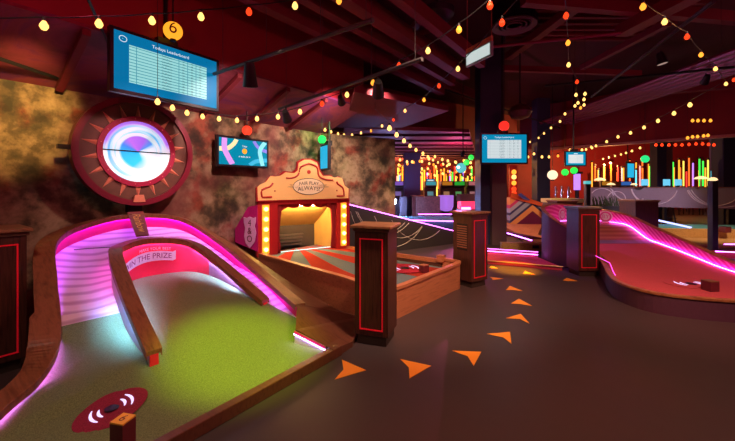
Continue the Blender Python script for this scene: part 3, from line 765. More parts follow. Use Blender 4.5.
# booth
BO = empty('puppet_booth', (A0.x, A0.y, .36), math.atan2(bd.y, bd.x), 'yellow and red fairground booth with lit bulbs and curtained opening', 'booth')
def bl(px, py, off=0.0):       # a point on the booth front, in booth coordinates
    O = A0 - bn * off; ray = Vector(((px - CX) / F, 1, -(py - HY) / F)); t = (O.x * bn.x + O.y * bn.y) / (ray.x * bn.x + ray.y * bn.y)
    w_ = Vector((0, 0, EYE)) + ray * t; return WM[BO.name].inverted() @ w_
W7 = 1.70
M_bred = mat('booth_red', (.40, .012, .018), .4); M_byel = mat('booth_cream', (1.0, .60, .24), .5, 0, .05)
M_borange = mat('booth_ochre', (.50, .09, .02), .5)
zt = .91
# frame
MB().box((.16, .06, zt / 2), (.34, .12, zt), bev=.004).build('left_post', M_bred, BO, True)
MB().box((W7 - .12, .06, zt / 2 + 0), (.27, .12, zt), bev=.004).build('right_post', M_bred, BO, True)
MB().box((W7 / 2, .06, zt - .02), (W7 + .02, .12, .09)).build('lintel', M_bred, BO, True)
M_panelamber = mat('bulb_panel', (.95, .42, .05), .4, 0, .1, 30, (1, .35, .03), .55)
for cx_ in (.125, W7 - .12):
    MB().box((cx_, -.008, .45), (.115, .016, .80)).build('bulb_panel', M_panelamber, BO, True)
    for k in range(5):
        MB().lathe(Vector((cx_, -.02, .12 + k * .165)), [(.012, 0), (.030, -.0), (.034, .02), (.022, .042), (.006, .05)], 12, mtx=Matrix.Rotation(math.pi / 2, 3, 'X')).build(
            'bulb', glow('marquee_bulb', (1.0, .58, .12), 9 if k % 2 else 9), BO, True)
# curtains: two drapes and a scalloped valance
def drape(x0, x1, name):
    rows_ = []
    for j in range(13):
        z = .02 + (zt - .08) * j / 12; r = []
        pinch = 1 - .18 * math.exp(-((z - .35) / .18) ** 2) + .25 * smoothstep((z - .6) / .3)
        for i in range(25):
            s = i / 24; sx = s if x1 > x0 else s
            r.append(Vector((x0 + (x1 - x0) * s * pinch, .07 + .018 * math.sin(s * 34), z)))
        rows_.append(r)
    o = MB().strip(rows_).build(name, mat('curtain_red', (.30, .008, .018), .8), BO, True, smooth=True)
    md = o.modifiers.new('t', 'SOLIDIFY'); md.thickness = .006
drape(.28, .41, 'curtain'); drape(W7 - .23, W7 - .34, 'curtain')
ps = []
for i in range(41):
    s = i / 40; x = .28 + (W7 - .5) * s; d = .05 + .04 * abs(math.sin(s * math.pi * 5)) + .10 * (2 * abs(s - .5)) ** 3; ps.append((x, d))
o = MB().strip([[Vector((x, .05 + .01 * math.sin(x * 60), zt - .04)) for x, d in ps], [Vector((x, .05 + .014 * math.sin(x * 60), zt - .04 - d)) for x, d in ps]]).build('valance', mat('curtain_red', (.30, .008, .018)), BO, True, smooth=True)
# interior
M_bint = mat('booth_gold', (.65, .40, .12), .5, 0, .2, 6)
MB().prism([Vector((.28, .62, .0)), Vector((W7 - .3, .62, .0)), Vector((W7 - .3, .62, .55)), Vector((.28, .62, .55))], (0, .03, 0)).build('back_panel', mat('steel_steps', (.09, .08, .08), .35, .4), BO, True)
for k in range(4):
    MB().box((.42 + .2, .56 - .03 * k, .07 + k * .065), (.72, .05, .022)).build('step', mat('steel_step', (.16, .14, .14), .35, .5), BO, True)
MB().strip([[Vector((.28, .62, .42)), Vector((W7 - .3, .62, .42))], [Vector((.28, .13, zt - .06)), Vector((W7 - .3, .13, zt - .06))]]).build('sloped_ceiling', M_bint, BO, True)
MB().prism([Vector((W7 - .30, .14, 0)), Vector((W7 - .42, .62, 0)), Vector((W7 - .42, .62, .5)), Vector((W7 - .30, .14, zt - .05))], (.02, 0, 0)).build('inner_side_panel', M_bint, BO, True)
MB().prism([Vector((.26, .14, 0)), Vector((.26, .62, 0)), Vector((.26, .62, .5)), Vector((.26, .14, zt - .05))], (.02, 0, 0)).build('inner_side_panel', M_bint, BO, True)
MB().tube([Vector((.5, .125, zt - .10)), Vector((W7 - .5, .125, zt - .10))], .008, 6).build('inner_lamp', glow('booth_lamp', (1, .62, .2), 420), BO, True)
MB().tube([Vector((.34, .10, .035)), Vector((W7 - .34, .10, .035))], .005, 6).build('sill_light', glow('sill_led', (.5, .9, 1), 2), BO, True)
MB().box((W7 / 2, .72, .6), (W7, .04, 1.2)).build('rear_board', M_rimdark, BO, True)
# sign board
op = [(256.5, 201.7), (256, 188), (259, 185.5), (264.5, 183), (269, 177), (274, 175.2), (277.5, 177), (280, 174), (284, 171), (293, 172), (296.5, 169), (297.5, 161.5), (303, 158.6), (311.5, 158.6),
      (318, 161.5), (321, 171), (324, 174.8), (331, 174.8), (335, 178.5), (339, 176.2), (343, 179), (345.5, 186.5), (349.5, 189.5), (349.3, 199.2)]
ol = [bl(x, y, .03) for x, y in op]
for p in ol: p.y = -.03
MB().prism(ol, (0, .06, 0)).build('sign_board', M_bred, BO, True)
cen = sum((p for p in ol), Vector()) / len(ol)
inner = []
for p in ol:
    d = p - cen; inner.append(Vector((p.x - math.copysign(.022, d.x), -.034, p.z - (.020 if d.z > 0 else -.018))))
MB().prism(inner, (0, .004, 0)).build('sign_face', M_byel, BO, True)
M_signred = mat('sign_line_red', (.50, .03, .02), .5)
def sline(pts, r, nm='sign_scroll', m=M_signred):
    q_ = [bl(x, y, .04) for x, y in pts]
    for p in q_: p.y = -.036
    MB().tube(smooth(q_, 4), r, 6).build(nm, m, BO, True)
sline([(262, 197), (262, 190), (270, 186.5), (273, 183)], .016); sline([(262, 197.3), (272, 197)], .016)
sline([(344, 195.5), (343, 188), (338, 184), (337, 181.5)], .016); sline([(344.5, 195.6), (337, 196)], .016)
sline([(286, 178), (292, 178), (298, 175), (301, 167), (309, 163.5)], .016); sline([(333, 180), (326, 179.5), (319, 176), (317, 167), (309, 163.5)], .016)
for px, py, r in ((309, 172, .035), (275, 191, .013), (337, 190.5, .013)):
    c = bl(px, py, .04); MB().lathe(Vector((c.x, -.034, c.z)), [(r, 0), (r, .006), (r * .8, .01)], 16, mtx=Matrix.Rotation(math.pi / 2, 3, 'X') @ Matrix.Scale(1.0, 3)).build('sign_rosette', M_signred, BO, True)
c = bl(309, 186.5, .04)
M_cream = mat('sign_cream', (1.0, .80, .55), .5, 0, .04)
pts = [Vector((c.x + .29 * math.cos(a), -.036, c.z + .14 * math.sin(a))) for a in (2 * math.pi * k / 28 for k in range(28))]
MB().prism(pts, (0, -.004, 0)).build('sign_cartouche', M_cream, BO, True)
MB().tube([p + Vector((0, -.003, 0)) for p in pts], .005, 5, True).build('cartouche_outline', mat('sign_letter', (.05, .035, .02), .5), BO, True)
for sg in (1, -1):
    pts = [Vector((c.x + sg * .18, -.037, c.z + .03)), Vector((c.x + sg * .36, -.037, c.z + .045)), Vector((c.x + sg * .33, -.037, c.z + .02)), Vector((c.x + sg * .40, -.037, c.z - .01)), Vector((c.x + sg * .18, -.037, c.z - .035))]
    MB().prism(pts, (0, -.003, 0)).build('sign_ribbon', mat('ribbon_tan', (.70, .45, .20), .5), BO, True)
for tx, sz, dz in (('FAIR PLAY', .082, .048), ('ALWAYS!', .10, -.040)):
    vs, fs = text_geo(tx, sz); MB().add([Vector((c.x + v.x, -.044, c.z + dz + v.y + .02 * (1 - (v.x / .2) ** 2) - .01)) for v in vs], fs).build('sign_lettering', mat('sign_letter', (.05, .035, .02), .5), BO, True)
# magenta wing with shield
def bw(u_, v_, z_): return P(u_, v_, z_)
wl = [D(258, 252, 5.70), D(257.5, 205, 5.70), D(248, 207, 5.85), D(235, 229, 5.93), D(235, 242, 5.93)]
MB().prism(wl, P(.02, .02)).build('side_wing', mat('wing_magenta', (.60, .015, .22), .45), BO)
def onwing(px, py):
    a, b = Vector(wl[0]), Vector(wl[3]); t = (258 - px) / 23; Y = a.y + (b.y - a.y) * t - .015; return D(px, py, Y)
sh = [(244, 217), (247, 218), (250, 216.5), (253, 218), (256, 217), (256, 222), (255, 226), (256.5, 233), (255, 242), (250, 248), (246, 243), (244.5, 236), (245.5, 228), (244, 222)]
MB().prism([onwing(*p) for p in sh], P(0, 0, 0) + Vector((-.003, -.01, 0))).build('shield', mat('shield_pink', (.90, .50, .75), .5), BO)
for i_, ch in enumerate(('4', '&', 'O')):
    vs, fs = text_geo(ch, .15); c = onwing(250, 223 + i_ * 8); d = (onwing(256, 230) - onwing(244, 230)); d.z = 0; d.normalize()
    MB().add([c + d * v.x + Vector((-.003, -.016, v.y)) for v in vs], fs).build('shield_lettering', mat('plum_number', (.15, .01, .02)), BO)

# ------------------------------------------------------------------ red hill hole on the right
HR = empty('hill_hole', (4.5, 6.0, 0), 0, 'red felt hill minigolf hole with pink lit banks beside pale capped pedestal', 'minigolf hole')
HP = smooth([(6.4, 3.9, .25), (5.2, 3.85, .25), (4.5, 3.92, .25), (3.88, 4.03, .25), (3.45, 4.27, .25), (3.37, 4.69, .25), (3.54, 5.12, .25), (3.80, 5.6, .26), (3.99, 6.05, .33), (3.98, 6.38, .55), (3.70, 6.72, .82), (3.61, 7.05, .98), (3.75, 7.5, 1.09), (4.2, 7.9, 1.13), (4.7, 8.08, 1.10),
             (5.2, 8.02, 1.02), (5.52, 7.6, .92), (5.52, 6.9, .745), (5.46, 6.0, .55), (5.41, 5.5, .44), (5.42, 5.1, .37), (5.6, 4.7, .32), (6.2, 4.5, .30)], 6)
HN = normals2(HP, 1)
# orientation check: outward normal must point away from the middle
cmid = Vector((4.5, 6, 0))
if (HP[20] - cmid).xy.dot(HN[20].xy) < 0: HN = [-n for n in HN]
def hz(y):
    T = [(3.5, .2), (5.0, .21), (5.5, .26), (6.3, .37), (6.8, .43), (7.7, .69), (8.3, .74)]
    for (a, za), (b, zb) in zip(T, T[1:]):
        if a <= y <= b: return za + (zb - za) * smoothstep((y - a) / (b - a)) if 6.8 <= a < 7.7 else za + (zb - za) * (y - a) / (b - a)
    return T[0][1] if y < 3.5 else T[-1][1]
lo, l2, st, sb = [], [], [], []
for p, n in zip(HP, HN):
    a = p; b = p + n * .07
    lo.append([a, b, b - Vector((0, 0, .03)), a - Vector((0, 0, .03))])
    a = p + n * .012; b = p + n * .058; d = Vector((0, 0, .03))
    l2.append([a - d, b - d, Vector((b.x, b.y, 0)), Vector((a.x, a.y, 0))])
    st.append(p + n * .010 - Vector((0, 0, .028))); q_ = p + n * .010; sb.append(Vector((q_.x, q_.y, min(hz(p.y), p.z) - .03)))
MB().loft(lo).build('rim', wood('hill_rim_wood', (.22, .075, .025), (.50, .20, .07), (14, 14, 50)), HR, bevel=.005)
MB().loft(l2).build('outer_wall', mat('hill_wall', (.12, .045, .075), .5), HR)
def hatch(nt, tc):
    sp = nt.nodes.new('ShaderNodeSeparateXYZ'); nt.links.new(tc.outputs['Object'], sp.inputs[0])
    k = mth(nt, 'ADD', mth(nt, 'MULTIPLY', mth(nt, 'SUBTRACT', sp.outputs[0], sp.outputs[1]), 60), mth(nt, 'MULTIPLY', sp.outputs[2], 75))
    s = mth(nt, 'GREATER_THAN', mth(nt, 'SINE', k), .2)
    return mix(nt, s, (.75, .02, .28), (.95, .22, .50))
M_hatch = ramp_tex('hatched_pink_vinyl', hatch, .5)
MB().strip([st, sb]).build('bank_lining', M_hatch, HR, smooth=True)
def xl(y):
    c = [(p.y, p.x) for p in HP[:12 * 6] if p.x < 4.6]
    best = [x for yy, x in c if abs(yy - y) < .08]; return min(best) if best else 4.2
def cross(y):
    xs = []
    for a, b in zip(HP, HP[1:]):
        if (a.y - y) * (b.y - y) <= 0 and abs(a.y - b.y) > 1e-6: xs.append(a.x + (b.x - a.x) * (y - a.y) / (b.y - a.y))
    return (min(xs), max(xs)) if len(xs) >= 1 else None
rowsF, rowsR = [], []
for k in range(60):
    y = 3.93 + (8.02 - 3.93) * k / 59
    c = cross(y)
    if y < 4.5:
        c = ((cross(y) or (4.4, 6))[0], 6.2)
    if not c or c[1] - c[0] < .05: continue
    r = [Vector((c[0] + (c[1] - c[0]) * j / 20, y, hz(y))) for j in range(21)]
    if y <= 6.85: rowsF.append(r)
    else:
        if not rowsR: rowsR.append(rowsF[-1])
        rowsR.append(r)
MB().strip(rowsF).build('felt', M_redfelt, HR, smooth=True)
def slat(nt, tc):
    sp = nt.nodes.new('ShaderNodeSeparateXYZ'); nt.links.new(tc.outputs['Object'], sp.inputs[0])
    s = mth(nt, 'GREATER_THAN', mth(nt, 'SINE', mth(nt, 'MULTIPLY', sp.outputs[1], 42)), .0)
    return mix(nt, s, (.40, .10, .07), (.55, .20, .12))
MB().strip(rowsR).build('slatted_ramp', ramp_tex('ramp_slats', slat, .5), HR, smooth=True)
MB().prism([Vector((3.7, 6.75, .425)), Vector((5.5, 6.75, .425)), Vector((5.5, 6.95, .455)), Vector((3.7, 6.95, .455))], (0, 0, .006)).build('ramp_strip', mat('grey_strip', (.22, .17, .18), .5), HR)
# leds along both banks
rl = [p for p in HP if p.x > 5.3 and 4.9 < p.y < 7.9]
led([Vector((p.x - .02, p.y, hz(p.y) + .025)) for p in rl], 'led_strip', M_led_m2, HR, .0055)
ll = [p for p in HP[:60] if p.x < 3.8 and 5.0 < p.y < 7.4]
led([Vector((p.x + .02, p.y, hz(p.y) + .03)) for p in ll], 'led_strip', glow('dim_led', (.9, .08, .7), 2.5), HR, .005)
hb = [p for p in HP if p.y > 7.6]
led([Vector((p.x * .97 + .13, p.y - .06, hz(p.y) + .03)) for p in hb], 'led_strip', M_led_m, HR, .006)
def badge(px, py, Y, r):
    c = D(px, py, Y); n_ = (Vector((4.6, 6.8, .9)) - c); n_.z = 0; n_.normalize(); t = Vector((-n_.y, n_.x, 0))
    for rr, m_, o_ in ((r, M_white, 0), (r * .86, mat('badge_pink', (.75, .10, .40), .5), .006), (r * .6, M_white, .01)):
        MB().prism([c + n_ * o_ + t * rr * math.cos(a) + Vector((0, 0, rr * math.sin(a))) for a in (2 * math.pi * k / 24 for k in range(24))], n_ * .004).build('badge', m_, HR)
    vs, fs = text_geo('BY', r * .9); MB().add([c + n_ * .018 - t * v.x * -1 + Vector((0, 0, v.y)) for v in vs], fs).build('badge_lettering', mat('badge_pink', (.75, .10, .40)), HR)
badge(605.5, 216.5, 7.86, .13); badge(562, 214.5, 7.52, .13)
cup_set(HR, Vector((4.30, 4.72, .205)), math.radians(0), .26, M_redfelt, 1.2)
mr = G(710, 291, .2)
marker((mr.x, mr.y, .204), .1, .12, .12, 'brown hole marker block on the red hill felt', None, mat('marker_brown', (.25, .12, .05), .4))

# pink flat hole between
MF = empty('flat_hole', (4.2, 7.0, 0), 0, 'flat pink felt minigolf hole edged by a bright magenta light', 'minigolf hole')
MB().prism([Vector((2.35, 6.9, 0)), Vector((3.1, 6.55, 0)), Vector((3.50, 6.38, 0)), Vector((3.50, 7.6, 0)), Vector((2.4, 8.0, 0))], (0, 0, .06)).build('felt', felt('pink_felt', (.62, .06, .10)), MF)
MB().prism([Vector((2.3, 7.95, 0)), Vector((3.52, 7.35, 0)), Vector((3.52, 7.5, 0)), Vector((2.3, 8.1, 0))], (0, 0, .15)).build('back_rail', M_rim, MF)
led([Vector((2.3, 7.93, .10)), Vector((3.52, 7.33, .10))], 'led_strip', M_led_m, MF, .009)
led([Vector((2.3, 7.87, .16)), Vector((3.52, 7.32, .16))], 'led_strip', M_led_m, MF, .005)
MB().tube([Vector((2.3, 6.9, .07)), Vector((3.1, 6.53, .07)), Vector((3.5, 6.36, .07))], .012, 6).build('edge_trim', M_gold, MF)
# wood beam with dark tunnel mouths behind, then brown deck
TB = empty('tunnel_rail', (4.2, 8.4, 0), 0, 'honey wood rail with two dark ball openings behind the pink felt', 'rail')
a = G(500, 252, .0); 
tr = [Vector((3.2, 8.45, 0)), Vector((4.62, 8.2, 0)), Vector((4.62, 8.32, 0)), Vector((3.2, 8.57, 0))]
MB().prism(tr, (0, 0, .18)).build('rail', wood('honey_wood', (.35, .18, .05), (.62, .36, .12), (40, 8, 40)), TB)
for s_ in (.52, .78):
    c = tr[0].lerp(tr[1], s_); MB().box((c.x, c.y - .005, .10), (.14, .03, .07), math.radians(-10)).build('ball_opening', M_black, TB)
DK = empty('deck_hole', (5.0, 10.0, 0), 0, 'brown decked hole with violet light at the foot of the striped ramp', 'minigolf hole')
MB().prism([Vector((4.05, 8.75, 0)), Vector((4.75, 8.75, 0)), Vector((4.9, 10.2, 0)), Vector((6.4, 13.0, 0)), Vector((4.9, 13.0, 0))], (0, 0, .14)).build('deck', M_orangewood, DK)
led([D(507, 233, 9.3), D(532, 240.5, 9.0)], 'led_strip', M_led_p, DK, .014)
MB().prism([D(505, 231, 9.4), D(545, 238.5, 9.2), D(545, 242, 9.2), D(505, 236, 9.4)], (0, .08, 0)).build('low_kerb', M_rimdark, DK)

# striped ramp behind
SR = empty('striped_ramp', (6.2, 13.6, 0), 0, 'ramp with rainbow chevron striped side beyond the brown deck', 'ramp')
def chev(nt, tc):
    sp = nt.nodes.new('ShaderNodeSeparateXYZ'); nt.links.new(tc.outputs['Object'], sp.inputs[0])
    k = mth(nt, 'ADD', mth(nt, 'ABSOLUTE', sp.outputs[0]), mth(nt, 'MULTIPLY', sp.outputs[2], 1.1))
    f_ = mth(nt, 'MULTIPLY', k, .55)
    return ramp(nt, f_, [(.0, (.16, .01, .07)), (.36, (.85, .42, .12)), (.50, (.03, .04, .14)), (.56, (.32, .44, .52)), (.68, (.03, .04, .14)), (.74, (.40, .50, .55)), (.84, (.60, .05, .18)), (.92, (.80, .38, .1))], 'CONSTANT')
fl = [D(510, 226.4, 13.5), D(549, 227.3, 13.2), D(549, 208.5, 13.2), D(510, 197.5, 13.5)]
MB().prism(fl, (0, .9, 0)).build('chevron_side', ramp_tex('chevron_paint', chev, .5), SR)
MB().strip([[D(510, 197.5, 13.45), D(549, 208.5, 13.15)], [D(512, 192.5, 14.6), D(547, 204.5, 14.1)]]).build('ramp_top', mat('orange_red', (.85, .10, .03), .5), SR)
MB().prism([D(518, 195.0, 13.6), D(521, 193.5, 14.1), D(531, 201, 14.1), D(524, 199.5, 13.6)], (0, 0, .02)).build('blue_stripe', mat('cobalt', (.06, .10, .6), .4), SR)
# marquee post with stacked glowing bulbs
MQ = empty('marquee_post', (D(514, 200, 15.2)), 0, 'post with stacked amber and red bulbs behind striped ramp', 'light post')
MB().box((0, .1, .3), (.34, .1, 2.4)).build('post', M_bred, MQ, True)
for k, (y, m_) in enumerate(((172, M_bulby), (177, M_bulbw), (183, M_bulby), (189, M_bulbr), (193, M_bulbr))):
    p = D(514, y, 15.05) - D(514, 200, 15.2); MB().lathe(p, [(.03, -.1), (.09, -.06), (.1, 0), (.08, .07), (.03, .1)], 10).build('bulb', m_, MQ, True)

# dark sloping wall with painted circles, pink led on top
SW = empty('slope_wall', (.9, 8.7, 0), 0, 'dark sloping side wall with white painted circles and pink light edge', 'wall')
sa, sb_ = Vector((-.40, 7.55, 0)), Vector((2.45, 9.5, 0)); sd = (sb_ - sa); L = sd.length; sd.normalize(); sn = Vector((sd.y, -sd.x, 0))
MB().prism([sa, sb_, sb_ + Vector((0, 0, .28)), sa + Vector((0, 0, 1.12))], sn * -.12).build('panel', mat('charcoal_panel', (.045, .035, .035), .5), SW)
led([sa + Vector((0, 0, 1.13)) + sn * .01, sb_ + Vector((0, 0, .29)) + sn * .01], 'led_strip', M_led_m, SW, .009)
M_line = mat('chalk_line', (.80, .65, .55), .6)
def swirl(parent, org, dx, nrm, cx_, cz_, r, a0, a1, z_lim=None, wdt_=.008, m=M_line):
    pts = []
    for k in range(25):
        a = a0 + (a1 - a0) * k / 24; x = cx_ + r * math.cos(a); z = cz_ + r * math.sin(a)
        if z_lim and not z_lim(x, z):
            if len(pts) > 1: break
            continue
        pts.append(org + dx * x + Vector((0, 0, z)) + nrm)
    if len(pts) > 2: MB().tube(pts, wdt_, 4).build('painted_line', m, parent)
lim = lambda x, z: .02 < z < 1.10 - .87 * x / L and 0 < x < L
for cx_, cz_, r in ((.55, .55, .22), (.55, .55, .30), (1.0, 1.3, .85), (1.05, 1.35, .95), (1.5, 1.2, .9), (2.1, 1.3, 1.1), (1.2, 1.3, 1.2)):
    swirl(SW, sa, sd, sn * .006, cx_, cz_, r, -math.pi, .1, lim, .0045)

# ------------------------------------------------------------------ floor arrows
AR = [[(342, 360), (366, 370.3), (334.8, 379.6), (343.5, 369.8)], [(400.5, 359.4), (431.2, 366), (409.5, 378.5), (408.8, 367.7)], [(452.3, 350.9), (481.3, 352), (473.7, 366), (467.6, 356.3)],
      [(487, 334), (510, 332), (511.6, 344), (503, 337.4)], [(506, 318.3), (520.8, 314), (529.6, 323.8), (519.8, 319)], [(511.2, 303.6), (519, 298.7), (532, 306), (519.8, 304)],
      [(506, 290), (510, 286), (522.4, 291), (512, 290)], [(523, 273.8), (525, 271), (535.5, 274.8), (526.5, 274)], [(489.6, 277), (503.5, 278.7), (492.6, 280), (492, 278.4)],
      [(489, 267.6), (492, 266), (498, 268.5), (492, 268.3)], [(563, 280.5), (566.7, 278), (577.5, 281), (568, 281)]]
AL = ['orange arrow on the floor just in front of the near pedestal', 'orange floor arrow, second along the trail from the near pedestal', 'orange floor arrow, third along the trail, where it starts to turn',
      'orange floor arrow, fourth along the trail, below the bend', 'orange floor arrow, fifth along the trail towards the pink felt', 'orange floor arrow, sixth along the trail towards the pink felt',
      'orange floor arrow, seventh along the trail, before the orange sheen', 'small orange arrow by the edge of the pink felt hole', 'small orange arrow beside the foot of the louvred pedestal',
      'smallest orange arrow, between louvred pedestal and pink felt', 'orange arrow at the foot of the pale capped pedestal']
for a, lb in zip(AR, AL):
    tag(MB().prism([G(x, y, .001) for x, y in a], (0, 0, .003)).build('floor_arrow', M_arrow), lb, 'arrow', 'orange floor arrows')

# ------------------------------------------------------------------ screens
M_bezel = mat('black_bezel', (.015, .013, .018), .3)
def tv(loc, rz, W_, H_, label, kind, tilt=0.0, pole=True, top=None):
    t = empty('wall_screen', loc, rz, label, 'screen')
    t.rotation_euler = (tilt, 0, rz)
    MB().box((0, .03, 0), (W_, .06, H_), bev=.004).build('bezel', M_bezel, t, True)
    sc = (W_ - .07, H_ - .07)
    base = {'table': (.0, .16, .36), 'art': (.0, .22, .36), 'blue': (.02, .45, .75), 'table2': (.0, .25, .45)}[kind]
    MB().box((0, -.002, 0), (sc[0], .004, sc[1])).build('display', glow('display_' + kind, base, 1.0), t, True)
    if kind.startswith('table'):
        w2, h2 = sc[0] * .76, sc[1] * .66; oz = -.02 * H_
        br = (.30, .68, .68) if kind == 'table' else (.62, .72, .74)
        MB().box((0, -.005, oz), (w2, .002, h2)).build('score_table', glow('score_' + kind, br, 1.0), t, True)
        m = MB()
        for k in range(12): m.box((0, -.0065, oz + h2 / 2 - (k + .5) * h2 / 12), (w2, .001, h2 * .018))
        for xx in (-.42, .10, .22, .34): m.box((xx * w2, -.0065, oz), (.006, .001, h2))
        m.build('table_lines', glow('score_line', (.06, .36, .46), .8) if kind == 'table' else glow('score_line_pale', (.50, .62, .66), .9), t, True)
        if W_ > .9:
            rnd = random.Random(3)
            for k in range(12):
                m = MB()
                zz = oz + h2 / 2 - (k + .5) * h2 / 12 + h2 * .03
                vs, fs = text_geo(rnd.choice(['RedTeam', 'ThePutters', 'HoleCrew', 'ClubNine', 'GreenFour']), h2 / 15)
                m.add([Vector((v.x - .05, -.008, zz + v.y - .01)) for v in vs], fs)
                for xx in (.16, .28, .40):
                    vs, fs = text_geo(str(rnd.randint(10, 60)), h2 / 15); m.add([Vector((v.x + xx * w2, -.008, zz + v.y - .01)) for v in vs], fs)
                m.build('row_text', glow('score_txt', (.02, .16, .22), .6), t, True)
            vs, fs = text_geo('Todays Leaderboard', H_ * .075); MB().add([Vector((v.x, -.006, v.y + sc[1] * .40)) for v in vs], fs).build('title', glow('title_w', (.8, .9, .95), 1), t, True)
            vs, fs = text_geo('P', H_ * .06); c = Vector((-sc[0] * .43, -.006, sc[1] * .38))
            MB().add([c + v for v in vs], fs).build('logo_letter', glow('title_w', (.8, .9, .95), 1), t, True)
            MB().tube([c + Vector((.035 * math.cos(a), 0, .03 * math.sin(a))) for a in (2 * math.pi * k / 16 for k in range(16))], .003, 4, True).build('logo_ring', glow('title_w', (.8, .9, .95), 1), t, True)
        else:
            MB().box((0, -.006, sc[1] * .38), (sc[0] * .2, .002, sc[1] * .05)).build('title', glow('title_w', (.8, .9, .95), 1), t, True)
    if kind == 'art':
        def sweep(pts, wd_, m_, nm, yy):
            p = smooth([Vector((a * sc[0], yy, b * sc[1])) for a, b in pts], 6); l_, r_ = [], []
            for i, q_ in enumerate(p):
                a = p[max(i - 1, 0)]; b = p[min(i + 1, len(p) - 1)]; d = (b - a).normalized(); n_ = Vector((-d.z, 0, d.x)) * wd_ / 2
                l_.append(q_ + n_); r_.append(q_ - n_)
            for q_ in l_ + r_: q_.x = max(-sc[0] / 2, min(sc[0] / 2, q_.x)); q_.z = max(-sc[1] / 2, min(sc[1] / 2, q_.z))
            MB().strip([l_, r_]).build(nm, m_, t, True)
        sweep([(-.5, .08), (-.35, .1), (-.22, .3), (-.16, .5)], .07, glow('tv_cream', (.85, .75, .40), 1), 'cream_swoosh', -.006)
        sweep([(-.40, .5), (-.40, .1), (-.33, -.2), (-.24, -.5)], .09, glow('tv_pink', (.62, .30, .80), 1), 'pink_swoosh', -.008)
        sweep([(.20, .5), (.27, .3), (.36, .18), (.5, .1)], .06, glow('tv_violet', (.25, .22, .75), 1), 'violet_swoosh', -.006)
        sweep([(.46, .5), (.34, .15), (.36, -.2), (.40, -.5)], .08, glow('tv_sky', (.25, .75, .80), 1), 'sky_swoosh', -.008)
        sweep([(.10, -.5), (.25, -.32), (.5, -.25)], .07, glow('tv_cyan', (.05, .45, .70), 1), 'cyan_swoosh', -.007)
        MB().lathe((0, -.008, .02), [(.045, 0), (.045, .003)], 20, mtx=Matrix.Rotation(math.pi / 2, 3, 'X')).build('coin_icon', glow('tv_orange', (.95, .40, .03), 1), t, True)
        for tx, zz in (('Take', .10), ('a walk on it', -.07)):
            vs, fs = text_geo(tx, .045); MB().add([Vector((v.x, -.009, zz + v.y)) for v in vs], fs).build('caption', glow('title_w', (.8, .9, .95), 1), t, True)
    if pole:
        MB().box((0, .10, H_ / 2 + .02), (.22, .08, .10)).build('bracket', M_black, t, True)
        pt = top - loc.z; MB().tube([Vector((0, .12, 0)), Vector((0, .12, pt))], .022, 8).build('hanging_pole', M_black, t, True)
    MB().box((0, .08, 0), (W_ * .5, .06, H_ * .5)).build('back_box', M_black, t, True)
    return t
L_ = D(110.3, 60, 3.62); Rr = D(218.5, 84, 4.62)
def tv_at(pl, pr, yl, yr, H_, **k):
    a = D(pl[0], pl[1], yl); b = D(pr[0], pr[1], yr); c = (a + b) / 2; d = b - a
    return tv(c, math.atan2(d.y, d.x), d.xy.length, H_, **k)
T6 = tv_at((109.8, 60.2), (218.8, 83.8), 3.50, 4.50, .655, label='large hanging screen with blue leaderboard above the sun wheel', kind='table', pole=True, top=5.25)
tv_at((216.8, 151.5), (268.5, 153.5), 5.48, 6.22, .49, label='screen showing coloured swooshes on stone wall beside the booth', kind='art', pole=False, top=3.2)
tv_at((320, 158), (328, 156.5), 7.35, 6.9, .52, label='narrow edge-on cyan screen above the right side of the booth sign', kind='blue', pole=True, top=3.05)
tv_at((480.5, 148.8), (528, 148.3), 8.0, 8.0, .70, label='leaderboard screen hanging in front of the navy column', kind='table2', pole=True, top=5.2)
tv_at((565, 158.4), (586.5, 158.8), 11.0, 11.0, .47, label='small cyan screen hanging beyond the pale capped pedestal', kind='table2', pole=True, top=5.2)
tv_at((627, 170.3), (634.5, 170.7), 15.0, 15.2, .66, label='upright light blue screen over the far partition', kind='blue', pole=True, top=3.4)
tv_at((426, 181), (435, 181), 19.0, 19.0, .26, label='tiny white screen among the distant coloured tubes', kind='table2', pole=False, top=3.4)

# lantern balls
def lantern(px, py, Y, r, col, s, label, txt=None, topz=None):
    c = D(px, py, Y); t = empty('ball_lantern', c, 0, label, 'lantern')
    ob = MB().lathe((0, 0, 0), [(r * math.sin(a), -r * math.cos(a)) for a in (math.pi * k / 12 for k in range(13))], 20).build('globe', glow('lantern_' + '_'.join(str(int(x * 100)) for x in col) + str(s), col, s), t, True, smooth=True)
    MB().lathe((0, 0, -r * 1.18), [(r * .3, 0), (r * .35, r * .1), (r * .3, r * .3)], 12).build('collar', M_black, t, True)
    if txt:
        vs, fs = text_geo(txt, r * 1.8); f_ = -c.copy(); f_.z = 0; f_.normalize(); rt = Vector((-f_.y, f_.x, 0))
        MB().add([f_ * math.sqrt(max(r * r * 1.06 - v.x ** 2 - v.y ** 2, .0001)) + rt * v.x + Vector((0, 0, v.y)) for v in vs], fs).build('number', mat('plum_number', (.15, .01, .02)), t, True)
    z2 = (topz or 3.2) - c.z
    MB().tube([Vector((0, 0, r)), Vector((0, 0, z2))], .008, 6).build('stem', M_black, t, True)
    return t
lantern(173, 31, 3.95, .098, (1.0, .36, .02), 1.3, 'orange numbered ball lantern on top of the large leaderboard screen', '6', 5.2)
lantern(247, 130.5, 5.85, .08, (1.0, .05, .02), 1.3, 'red numbered ball lantern above the swoosh screen', '7', 2.95)
lantern(322, 139.5, 6.9, .08, (.02, .9, .12), 1.4, 'green ball lantern over the edge-on cyan screen', None, 3.0)
lantern(504, 126, 7.9, .11, (1.0, .03, .02), 1.2, 'red ball lantern above the leaderboard by the navy column', None, 5.2)
